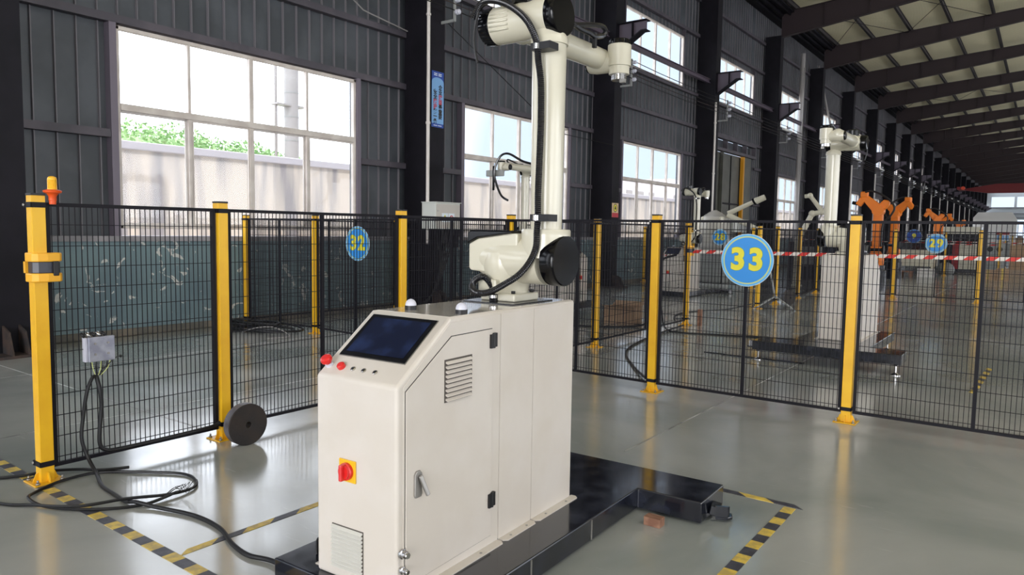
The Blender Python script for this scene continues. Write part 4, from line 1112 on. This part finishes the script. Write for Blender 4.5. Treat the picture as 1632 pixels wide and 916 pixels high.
def make_platform(label):
    t = thing('steel_platform', label, 'platform')
    T = .11
    pl = [(-.42, -1.09), (.445, -1.09), (.445, .60), (.80, .60), (.80, .94), (-.80, .94), (-.80, .60), (-.42, .60)]
    MB().prism(pl, 'z', 0, T).build('platform_top', blackpaint, t, smooth=False, bevel=.006, seg=2)
    m = MB()
    for yy in (-.45, .08): m.box(.445, .448, yy - .004, yy + .004, .005, T - .008)
    m.build('weld_seam', steel, t, smooth=False)
    # lifting lug at the right end
    m = MB(); m.bar((.80, .74, .045), (.85, .75, .035), .08, .055); m.build('lug_block', blackpaint, t, smooth=False, bevel=.006)
    MB().prism([(.84, .70), (.90, .72), (.915, .75), (.90, .79), (.84, .80)], 'z', .0, .018).build('lug_plate', blackpaint, t, smooth=False, bevel=.004)
    MB().prism([(.84, .695), (.90, .715), (.905, .73), (.84, .71)], 'z', .018, .075).build('lug_web', blackpaint, t, smooth=False)
    return t
plat = make_platform('near black T shaped steel platform under the cabinet')
plat.location = (-2.134, 2.89, .01); plat.rotation_euler = (0, 0, math.radians(1.5))
# wiring whip on the platform
t = thing('wire_bundle', 'black cable tie with coloured thin wires on the platform corner', 'wires', (-2.43, 1.95, .12))
m = MB(); m.tube(spline([(.02, -.03, 0), (-.01, .0, .05), (.03, .04, .055), (.05, .07, .03)]), .006, 6); m.build('black_lead', blackrub, t)
for k, mm in enumerate((redp, syel, blue, white, blackrub)):
    MB().tube(spline([(0, .0, .05), (.05, .03 + .008 * k, .055 + .004 * k), (.09, .05, .045 - .005 * k), (.125, .055, .03 + .004 * k)]), .0018, 5).build('thin_wire', mm, t)
MB().lathe((0, 0, 0.0), (0, 0, 1), [(0, .012), (.04, .009)], 8).build('cable_tie', blackrub, t)
# wood block
tag(MB().box(-.045, .045, -.03, .03, 0, .045).build('wood_block', woodm, None, smooth=False, bevel=.002), 'small reddish wood block on the floor under the platform arm', 'block').location = (-1.545, 3.37, 0)

# --- further robots with cabinets and platforms
def rz2(loc, rz):
    return lambda x, y: (loc[0] + x * math.cos(rz) - y * math.sin(rz), loc[1] + x * math.sin(rz) + y * math.cos(rz))
def cell(x, y, rz, dz, names, feet=False, rarm=None):
    dup(rob, (x, y, 1.149 + dz), rz if rarm is None else rarm, names[0]); dup(cab, (x, y, .12 + dz), rz, names[1]); dup(plat, (x, y, .01 + dz), rz, names[2])
    if feet:
        f = rz2((x, y), rz)
        for k, (a, b_) in enumerate(((-.74, .86), (.74, .86), (-.36, -1.0), (.36, -1.0))):
            q = f(a, b_)
            t = thing('levelling_foot', ['levelling foot under the far robot platform, front right corner', 'levelling foot under the far robot platform, front left corner', 'levelling foot under the far robot platform, rear right', 'levelling foot under the far robot platform, rear left'][k], 'foot', (q[0], q[1] - .03, 0))
            MB().lathe((0, 0, 0), (0, 0, 1), [(0, .05), (.008, .05), (.02, .022), (.03, .014)], 20).build('foot_pad', chrome, t)
            MB().cyl((0, 0, .02), (0, 0, .2), .0105, n=12).build('threaded_rod', chrome, t)
            MB().cyl((0, 0, .10), (0, 0, .115), .022, n=6).build('lock_nut', chrome, t)
cell(-1.98, 9.60, PI, .11, ['large cream white robot arm in the next cell, behind the right fence', 'cream control cabinet under the large robot of the next cell', 'black platform on levelling feet in the next cell'], True)
cell(-7.13, 17.0, 0.0, 0.0, ['cream white robot arm behind the post left of sign 33', 'cream cabinet with dark screen behind the post left of sign 33', 'black floor platform left of sign 33'])
cell(-7.74, 11.2, PI / 2, 0.11, ['cream white robot arm seen left of the main robot tower', 'cream cabinet half hidden behind the main robot base', 'black platform end right of the main robot base'], False, PI)

t = thing('tool_bracket', 'grey bracket with dangling black hose at the tool of the left rear robot', 'bracket', (-7.89, 10.2, 2.49))
MB().box(-.19, .18, -.03, .03, -.055, .055).build('bracket_plate', greyp, t, smooth=False, bevel=.01)
MB().cyl((0, -.05, -.30), (0, -.05, .12), .02, n=10).build('bracket_rod', blackrub, t)
MB().tube(spline([(.81, .1, .12), (.55, .05, .19), (.30, 0, .32), (.15, -.03, .30), (.06, -.06, .15), (.03, -.07, -.02), (.08, -.06, -.21), (.18, -.05, -.40), (.32, -.05, -.48)]), .02, 8).build('dangling_hose', blackhose, t)
# small wrapped robots in the distance: jointed link arms
def link_arm(name_label, loc, joints, rad, m, wrap=False, hose=True, base=True):
    t = thing('small_robot', name_label, 'robot', loc)
    if base:
        j = joints[0]
        MB().lathe((j[0], j[1], 0), (0, 0, 1), [(0, .16), (.03, .16), (.035, .12), (j[2] - .04, .11), (j[2], .12)], 24).build('robot_base', m, t)
    for i in range(len(joints) - 1):
        MB().cyl(joints[i], joints[i + 1], rad[i], rad[i] * .88, 18).build('arm_link', m, t)
        s_ = MB(); s_.sphere(joints[i], rad[i] * 1.35, 16, 10); s_.build('arm_joint', m, t)
    s_ = MB(); s_.cyl(joints[-1], Vector(joints[-1]) + Vector((.12, 0, .02)), rad[-1] * 1.2, n=14); s_.build('arm_tip', m, t)
    return t
link_arm('small white jointed robot arm left of the large white robot', (-5.62, 22.1, 0), [(-.25, 0, 1.35), (.1, 0, 2.1), (.38, 0, 2.15), (.02, 0, 2.62), (-.12, 0, 2.6)], [.085, .075, .065, .06, .05], cream)
t = thing('wrapped_robot', 'robot wrapped in clear plastic film with a long arm raised to the right', 'robot', (-8.1, 21.7, 0))
MB().box(-.55, .25, -.3, .3, 0, 1.2).build('machine_base', greyp, t, smooth=False, bevel=.02)
MB().box(-.5, .2, -.3, .3, 1.2, 2.0).build('machine_head', cream, t, smooth=False, bevel=.05, seg=3)
m = MB(); m.lathe((-.15, 0, 1.0), (0, 0, 1), [(0, .5), (.3, .48), (.8, .44), (1.0, .38), (1.12, .22), (1.2, .05)], 18); m.build('plastic_wrap', filmm, t)
MB().cyl((.25, 0, 2.1), (1.05, .1, 2.48), .075, .06, 16).build('raised_arm', cream, t)
MB().cyl((1.02, .1, 2.46), (1.3, .12, 2.58), .1, .085, 16).build('arm_end', cream, t)
MB().cyl((.98, .1, 2.44), (1.03, .1, 2.47), .105, n=16).build('arm_ring', blackgloss, t)
MB().cyl((.25, 0, 2.05), (1.2, -.1, 1.62), .085, .075, 16).build('lower_arm', cream, t)
MB().cyl((1.2, -.3, 1.55), (1.2, -.05, 1.55), .12, n=18).build('arm_cap', blackgloss, t)

# orange robots
def make_orange(label, loc, rz=0):
    t = thing('orange_robot', label, 'robot', loc, rz)
    MB().lathe((0, 0, 0), (0, 0, 1), [(0, .3), (.6, .28), (.62, .24), (.75, .24)], 28).build('pedestal', blackpaint, t)
    MB().lathe((0, 0, .75), (0, 0, 1), [(0, .2), (.12, .22), (.3, .2), (.34, .14)], 28).build('turret', orange, t)
    MB().box(-.16, .16, -.12, .12, .95, 1.3).build('shoulder_block', orange, t, smooth=False, bevel=.03)
    MB().cyl((-.2, 0, 1.2), (.2, 0, 1.2), .13, n=24).build('shoulder_motor', blackgloss, t)
    m = MB(); m.prism([(-.12, 1.15), (.12, 1.15), (.13, 2.2), (.1, 2.4), (-.1, 2.4), (-.13, 2.2)], 'y', -.1, .1); m.build('vertical_arm', orange, t, smooth=False, bevel=.03)
    MB().cyl((.0, -.16, 2.34), (.0, .16, 2.34), .16, n=24).build('elbow_joint', orange, t)
    m = MB(); m.prism([(.02, 2.2), (.28, 2.5), (.3, 2.62), (.14, 2.66), (-.02, 2.5), (-.1, 2.4)], 'y', -.1, .1); m.build('counter_block', orange, t, smooth=False, bevel=.03)
    m = MB(); m.prism([(.05, 2.28), (.08, 2.5), (-.38, 2.84), (-.46, 2.8), (-.44, 2.66), (-.1, 2.24)], 'y', -.08, .08); m.build('forearm', orange, t, smooth=False, bevel=.02)
    MB().box(-.5, -.3, -.1, .1, 2.72, 2.9).build('wrist_motor', orange, t, smooth=False, bevel=.03)
    m = MB(); m.bar((-.42, 0, 2.7), (-.56, 0, 2.5), .17, .17, (0, 1, 0)); m.build('wrist_head', orange, t, smooth=False, bevel=.03)
    MB().cyl((-.54, 0, 2.54), (-.72, .02, 2.58), .05, n=12).build('tool', blackgloss, t)
    MB().tube(spline([(-.36, -.12, 2.88), (-.15, -.14, 2.9), (.2, -.14, 2.72), (.42, -.1, 2.45), (.34, -.1, 2.2), (.15, -.12, 1.95), (.13, -.12, 1.3)]), .028, 8).build('cable_hose', blackrub, t)
    return t
og = make_orange('large orange robot right of the large white robot, arm to the left', (-3.75, 21.9, 0))
og.scale = (.93, .93, .93)
dup(og, (-4.35, 28.6, 0), PI * .93, 'orange robot above the small dark blue sign, head to the right', None, .98)
dup(og, (-4.35, 40.5, 0), .3, 'third orange robot from the left, above sign 29', None, .98)
dup(og, (-4.55, 44.0, 0), PI, 'fourth orange robot from the left, above sign 29', None, .93)
dup(og, (-5.35, 63.0, 0), PI * .8, 'farthest small orange robot at right', None, .95)

# ================================================================== SMALLER THINGS ON THE FLOOR
rimm = mat('grey_disc_rim', (92, 90, 96), 0.5, col2=(70, 66, 68), scale=12)  # lighter grey than the disc faces, for the rim band
def disc(x, y, yaw, r, th, label, lean=0.0):
    t = thing('rubber_disc', label, 'wheel', (x, y, r)); t.rotation_euler = (0, lean, yaw)
    ring = MB(); n_ = 48; R = r; hi = .014 / .145 * r * 1.6
    prof = [(-th / 2, hi), (-th / 2, R * .97), (-th / 2 + .004, R), (th / 2 - .004, R), (th / 2, R * .97), (th / 2, hi), (-th / 2, hi)]
    ring.lathe((0, 0, 0), (1, 0, 0), prof, n_, False)
    ring.build('disc_body', castblk, t)
    MB().lathe((0, 0, 0), (1, 0, 0), [(-th / 2 + .006, R + .0006), (th / 2 - .006, R + .0006)], 48, False).build('disc_rim', rimm, t)
    MB().lathe((0, 0, 0), (1, 0, 0), [(-th / 2 - .001, hi * 1.05), (th / 2 + .001, hi * 1.05)], 16, False).build('bore_sleeve', steel, t)
    for a in (.9, .9 + PI): MB().cyl((th / 2, r * .35 * math.cos(a), r * .35 * math.sin(a)), (th / 2 + .001, r * .35 * math.cos(a), r * .35 * math.sin(a)), .006, n=8).build('bolt_hole', blackrub, t)
    return t
disc(-4.37, 2.88, math.radians(-4), .143, .075, 'thick black rubber disc standing on edge against the second post')
disc(-4.35, 15.85, math.radians(-27), .16, .08, 'small far black disc standing near the fence post')
# junction box with fittings on the first panel
t = thing('junction_box', 'grey metal junction box hung on the narrow fence panel', 'junction box', (-4.585, 2.04, .745))
MB().box(-.01, .012, -.072, .08, -.075, .075).build('box_shell', metalp, t, smooth=False, bevel=.004)
MB().box(-.05, -.012, -.082, -.07, -.075, .07).build('box_side', whitepl, t, smooth=False)
for (yy, zz) in ((-.035, .035), (.04, .035), (-.035, -.03), (.04, -.03)): MB().cyl((.012, yy, zz), (.017, yy, zz), .007, n=10).build('box_screw', steel, t)
for k in range(5):
    MB().cyl((-.02, -.08 + .03 * k, .075), (-.035, -.095 + .03 * k, .1), .009, n=10).build('cable_fitting', chrome if k % 2 else blackrub, t)
for k in range(7):
    MB().tube(spline([(-.005, -.05 + .018 * k, -.07), (.0, -.045 + .014 * k, -.12), (.005, -.035 + .005 * k, -.16)]), .0022, 5).build('thin_wire', blackrub if k % 3 else syel2, t)
MB().tube(spline([(0, -.03, -.16), (.0, .03, -.11), (.0, .09, -.065), (.0, .115, -.06)]), .0032, 6).build('thin_wire', blackrub, t)
MB().sphere((0, .118, -.06), .009, 10, 6).build('wire_plug', blackrub, t)
def cable(pts, r, label, nm='floor_cable', m=blackrub, per=8):
    return tag(MB().tube(spline(pts, per), r, 8).build(nm, m, None), label, 'cable')
cable([(-4.58, 2.0, .585), (-4.565, 1.975, .57), (-4.56, 1.945, .50), (-4.57, 1.925, .36), (-4.57, 1.912, .22), (-4.545, 1.935, .10), (-4.43, 1.93, .03), (-4.254, 1.88, .012), (-4.05, 1.86, .012), (-3.917, 1.848, .012), (-3.83, 1.862, .024), (-3.702, 1.906, .014), (-3.448, 1.97, .012), (-3.207, 1.961, .012), (-3.0, 1.897, .012), (-2.84, 1.873, .012), (-2.717, 1.90, .014), (-2.56, 1.90, .02)], .011, 'thick black cable from the junction box across the floor to the platform')
cable([(-4.585, 2.01, .585), (-4.56, 2.018, .50), (-4.56, 2.025, .40), (-4.56, 2.012, .27), (-4.56, 2.01, .17), (-4.56, 2.04, .125), (-4.56, 2.12, .112), (-4.56, 2.4, .112), (-4.56, 2.72, .118), (-4.55, 2.80, .14)], .0125, 'thick black cable along the bottom rail of the narrow panel')
cable([(-4.9, 1.30, .01), (-4.401, 1.427, .01), (-4.245, 1.518, .012), (-3.99, 1.64, .03), (-3.89, 1.835, .036), (-3.815, 2.036, .02), (-3.831, 2.184, .012), (-3.935, 2.26, .01), (-4.085, 2.279, .01), (-4.246, 2.192, .01), (-4.505, 1.983, .01), (-4.526, 1.783, .01), (-4.44, 1.61, .01), (-4.311, 1.53, .03), (-4.182, 1.55, .012), (-4.02, 1.63, .01), (-3.879, 1.75, .01), (-3.8, 1.90, .01), (-3.78, 2.03, .03)], .0085, 'black cable laid in a wide loop on the left floor')
t = thing('frayed_wires', 'frayed thin wire ends beside the cable loop', 'wires', (-3.80, 1.98, .0))
for k in range(7):
    MB().tube(spline([(0, 0, .012), (.02 * math.cos(k), .06 + .01 * k, .03 + .006 * k), (-.02 + .012 * k, .12, .02 + .01 * (k % 3)), (-.03 + .02 * k, .14 + .01 * (k % 4), .05 + .008 * k)]), .0016, 5).build('thin_wire', blackrub, t)
cable([(-5.6, 1.35, .01), (-4.95, 1.52, .01), (-4.79, 1.66, .012), (-4.735, 1.79, .02), (-4.65, 1.93, .012), (-4.569, 1.99, .01), (-4.50, 2.06, .012), (-4.44, 2.12, .02)], .009, 'black cable end passing behind the nearest post')
# cable heap by the teal wall
for k in range(7):
    cx_, cy_, rr = -9.1 + random.uniform(-.25, .35), 6.12 + random.uniform(-.1, .16), random.uniform(.3, .55)
    pts = [(cx_ + rr * math.cos(a * .7 + k) * 1.0, cy_ + rr * .5 * math.sin(a * .7 + k), .02 + .02 * k + .01 * math.sin(a)) for a in range(12)]
    tag(MB().tube(spline(pts, 5), .016, 6).build('cable_coil', blackrub, None), 'coiled black cable in the heap by the teal wall', 'cable', 'cables heaped by the teal wall')
cable([(-9.0, 5.9, .02), (-8.6, 5.85, .12), (-8.35, 5.95, .14), (-8.15, 6.05, .03), (-8.3, 5.8, .01)], .006, 'thin pale wire loop on the cable heap', m=pvcg)
# cables under post with belt unit
cable([(-4.75, 10.9, 1.15), (-4.95, 10.75, 1.05), (-5.0, 10.7, .8), (-5.0, 10.68, .6), (-5.02, 10.66, .2), (-5.1, 10.4, .03), (-5.6, 9.9, .012), (-6.1, 9.8, .012)], .018, 'black cable hanging left of the belt post')
cable([(-5.0, 10.7, .6), (-4.85, 10.6, .3), (-4.7, 10.4, .05), (-4.4, 10.2, .01), (-3.7, 10.4, .01), (-3.0, 10.6, .01), (-2.3, 10.9, .01)], .012, 'thin black cable lying across the next cell floor')
cable([(-4.62, 11.2, .1), (-5.2, 11.9, .012), (-5.4, 12.9, .012), (-5.0, 14.0, .012), (-4.7, 14.5, .1)], .012, 'thin black cable between the far fence posts')
cable([(-4.66, 14.62, .07), (-4.62, 15.8, .09), (-4.66, 17.7, .06), (-4.72, 19.5, .1)], .022, 'thick black cable along the foot of the far fence')
cable([(-2.93, 6.32, .05), (-3.6, 7.2, .012), (-4.2, 8.2, .012), (-4.5, 9.6, .012), (-4.6, 10.9, .03)], .014, 'black cable running from the near fence to the belt post')
t = thing('inline_connector', 'grey inline cable connector hanging left of the belt post', 'connector', (-5.0, 10.69, .62))
MB().box(-.06, .06, -.04, .04, 0, .24).build('connector_shell', greyp, t, smooth=False, bevel=.01); MB().box(-.12, -.06, -.02, .02, .18, .22).build('connector_lever', blackrub, t, smooth=False)
# cardboard box
t = thing('cardboard_box', 'open cardboard box on the floor behind the fence', 'box', (-5.6, 10.75, 0), .12)
m = MB(); w, d_, h = .26, .2, .27
m.box(-w, w, -d_, -d_ + .01, 0, h); m.box(-w, w, d_ - .01, d_, 0, h); m.box(-w, -w + .01, -d_, d_, 0, h); m.box(w - .01, w, -d_, d_, 0, h); m.box(-w, w, -d_, d_, 0, .01)
m.build('box_walls', cardm, t, smooth=False)
MB().prism([(-d_, h), (-d_ - .1, h + .03), (-d_ - .1, h + .034), (-d_, h + .006)], 'x', -w, w).build('box_flap', cardm, t, smooth=False)
MB().prism([(d_, h), (d_ + .12, h + .06), (d_ + .12, h + .064), (d_, h + .006)], 'x', -w, w).build('box_flap', cardm, t, smooth=False)
# small brown stick by the belt post
tag(MB().box(-.03, .03, -.03, .03, 0, .27).build('wood_stub', woodm, None, smooth=False), 'short brown stub standing beside the belt post foot', 'block').location = (-4.45, 11.2, 0)
tag(MB().box(-.9, .3, -.02, .02, 0, .015).build('flat_bar', blackpaint, None, smooth=False), 'thin flat black bar lying on the next cell floor', 'bar').location = (-2.5, 8.75, 0)
# tripod stand
t = thing('folding_stand', 'thin grey folding stand under sign 33 beside the far post', 'stand', (-4.35, 14.9, 0))
for k, (a, b_) in enumerate(((.45, -.2), (-.45, .1), (.2, .45), (-.3, -.4))): MB().bar((0, 0, .25), (a, b_, .0), .02, .02).build('stand_leg', greyp, t, smooth=False)
MB().bar((0, 0, .2), (-.25, .1, 1.15), .025, .025).build('stand_pole', greyp, t, smooth=False)
# distant machines
t = thing('white_panel_table', 'white panelled machine table behind the striped belt', 'machine', (-3.95, 31.3, 0), -.03)
MB().box(-.62, .62, -.4, .4, .38, 1.0).build('front_panel', cream, t, smooth=False); MB().box(-.66, .66, -.45, .45, 1.0, 1.25).build('dark_top', blackpaint, t, smooth=False)
for xx in (-.58, .58): MB().box(xx - .05, xx + .05, -.42, -.32, 0, .38).build('leg', cream, t, smooth=False)
t = thing('white_storage_box', 'white box under the panelled table', 'box', (-3.55, 30.8, 0)); MB().box(-.28, .28, -.2, .2, 0, .32).build('box_body', white, t, smooth=False)
t = thing('wood_pallet', 'low wooden pallet under the panelled table, left', 'pallet', (-4.35, 30.7, 0))
MB().box(-.35, .35, -.25, .25, .16, .2).build('deck', woodm, t, smooth=False)
for xx in (-.3, 0, .3): MB().box(xx - .04, xx + .04, -.25, .25, 0, .16).build('runner', woodm, t, smooth=False)
t = thing('grey_bag', 'grey rounded sack on the floor left of the red machine', 'bag', (-3.2, 33.3, 0)); MB().sphere((0, 0, .2), .33, 16, 10, (1, .8, .9)).build('sack', greyp, t)
t = thing('red_white_machine', 'machine with red side and white front behind the far fence', 'machine', (-2.6, 34.8, 0))
MB().box(-.5, -.28, -.3, .3, .2, 1.17).build('red_side', reddk, t, smooth=False); MB().box(-.28, .48, -.3, .3, .2, 1.17).build('white_front', cream, t, smooth=False)
MB().box(-.5, .48, -.25, .25, .05, .2).build('dark_base', blackpaint, t, smooth=False)
for xx in (-.4, .38): MB().cyl((xx, -.3, .08), (xx, -.2, .08), .08, n=14).build('castor', blackrub, t)
MB().box(-.9, -.5, -.35, .35, .1, 1.3).build('dark_side', blackpaint, t, smooth=False)
t = thing('grey_cabinet', 'grey cabinet with two round vents far at right', 'cabinet', (-1.9, 41.0, 0))
MB().box(-.45, .35, -.3, .3, 0, 1.25).build('cabinet_body', greyp, t, smooth=False)
for xx in (-.25, .12): MB().cyl((xx, -.31, .95), (xx, -.3, .95), .12, n=16).build('round_vent', blackrub, t)
t = thing('beige_cabinet', 'beige cabinet far at right beside the grey one', 'cabinet', (-.9, 41.6, 0)); MB().box(-.5, .5, -.3, .3, 0, 1.15).build('cabinet_body', cardm, t, smooth=False)
for k, (xx, ww, hh) in enumerate(((-1.62, .26, .36), (-1.2, .2, .42))):
    t = thing('carton', ['wide brown carton on the floor far at right', 'tall brown carton standing right of the wide one'][k], 'box', (xx, 30.6, 0))
    MB().box(-ww, ww, -.2, .2, 0, hh).build('carton_body', cardm, t, smooth=False, bevel=.01)
    MB().box(-.03, .03, -.202, .202, .02, hh + .002).build('packing_tape', tapey, t, smooth=False)
t = thing('notice_board', 'small red and white notice board far at right', 'notice board', (-1.8, 43.3, 1.35))
MB().box(-.27, .27, -.01, .01, 0, .42).build('board', white, t, smooth=False); MB().box(-.27, .27, -.016, -.01, .29, .42).build('red_header', reddk, t, smooth=False)
for k in range(3): MB().box(-.24 + .17 * k, -.1 + .17 * k, -.016, -.01, .03, .26).build('printed_sheet', bluelt, t, smooth=False)
MB().box(-.02, .02, -.01, .01, -1.35, 0).build('board_pole', greyp, t, smooth=False)
t = thing('blue_notice', 'white notice with blue print behind sign 29', 'notice board', (-3.6, 33.6, 1.35)); MB().box(-.35, .35, -.01, .01, 0, .26).build('board', white, t, smooth=False)
for k in range(4): MB().box(-.3 + .15 * k, -.19 + .15 * k, -.016, -.01, .08, .2).build('blue_print', bluedk, t, smooth=False)
MB().box(-.02, .02, -.01, .01, -1.35, 0).build('board_pole', greyp, t, smooth=False)
t = thing('long_machine', 'long low machine with white top far behind the fence', 'machine', (-5.2, 60, 0))
MB().box(-1.4, 1.5, -.6, .6, 1.7, 2.2).build('white_top', cream, t, smooth=False); MB().box(-1.4, 1.5, -.5, .5, 0, 1.7).build('dark_frame', blackpaint, t, smooth=False)
for k in range(6): MB().box(-1.2 + .5 * k, -1.16 + .5 * k, -.56, -.5, .2, 1.7).build('upright', greyp, t, smooth=False)
for k in range(3):
    t = thing('dark_machine', ['dark machine block left of the orange robots', 'dark machine block under the second orange robot', 'dark machine block under the far orange robots'][k], 'machine', ((-6.2, -5.6, -5.9)[k], (26, 33.5, 44)[k], 0))
    MB().box(-.9, .9, -.5, .5, 0, 1.25).build('machine_body', blackpaint, t, smooth=False, bevel=.03); MB().box(-.7, .2, -.52, -.5, .5, 1.1).build('machine_panel', greyp, t, smooth=False)
t = thing('white_tent_cover', 'pale rounded cover at the far end of the hall', 'cover', (-8.0, 130, 0)); MB().prism([(-1.2, 0), (4.2, 0), (4.2, 4.2), (3.6, 5.2), (-.6, 5.2), (-1.2, 4.4)], 'y', -1, 1).build('cover_shell', white, t, smooth=False)
for k in range(8):
    t = thing('far_workpiece', 'small pale machine part far down the hall at right', 'machine', (-3.6 + .75 * k, 70 + 6 * (k % 3), 0), 0, 'far machines at right')
    MB().box(-.3, .3, -.3, .3, 0, .9 + .3 * (k % 3)).build('machine_body', (white, greyp, cardm)[k % 3], t, smooth=False); MB().box(-.2, .2, -.2, .2, .9 + .3 * (k % 3), 1.1 + .3 * (k % 3)).build('machine_head', blackpaint, t, smooth=False)
# red overhead crane
t = thing('overhead_crane', 'red overhead travelling crane girder at the far end', 'crane', (0, 100, 0))
MB().prism([(-8.4, 6.95), (-5.8, 6.55), (14.8, 6.55), (16.8, 6.95), (16.8, 7.2), (14.8, 7.6), (-5.0, 7.6), (-8.4, 7.05)], 'y', -.25, .25).build('girder', craneR, t, smooth=False)
MB().box(-8.8, -8.2, -1.4, 1.4, 6.93, 7.25).build('end_truck', craneR, t, smooth=False); MB().cyl((-8.2, -1.5, 7.1), (-8.2, -1.3, 7.1), .2, n=14).build('truck_wheel', craneO, t)
MB().box(2, 3.4, -.4, .4, 5.9, 6.55).build('hoist_trolley', craneO, t, smooth=False)
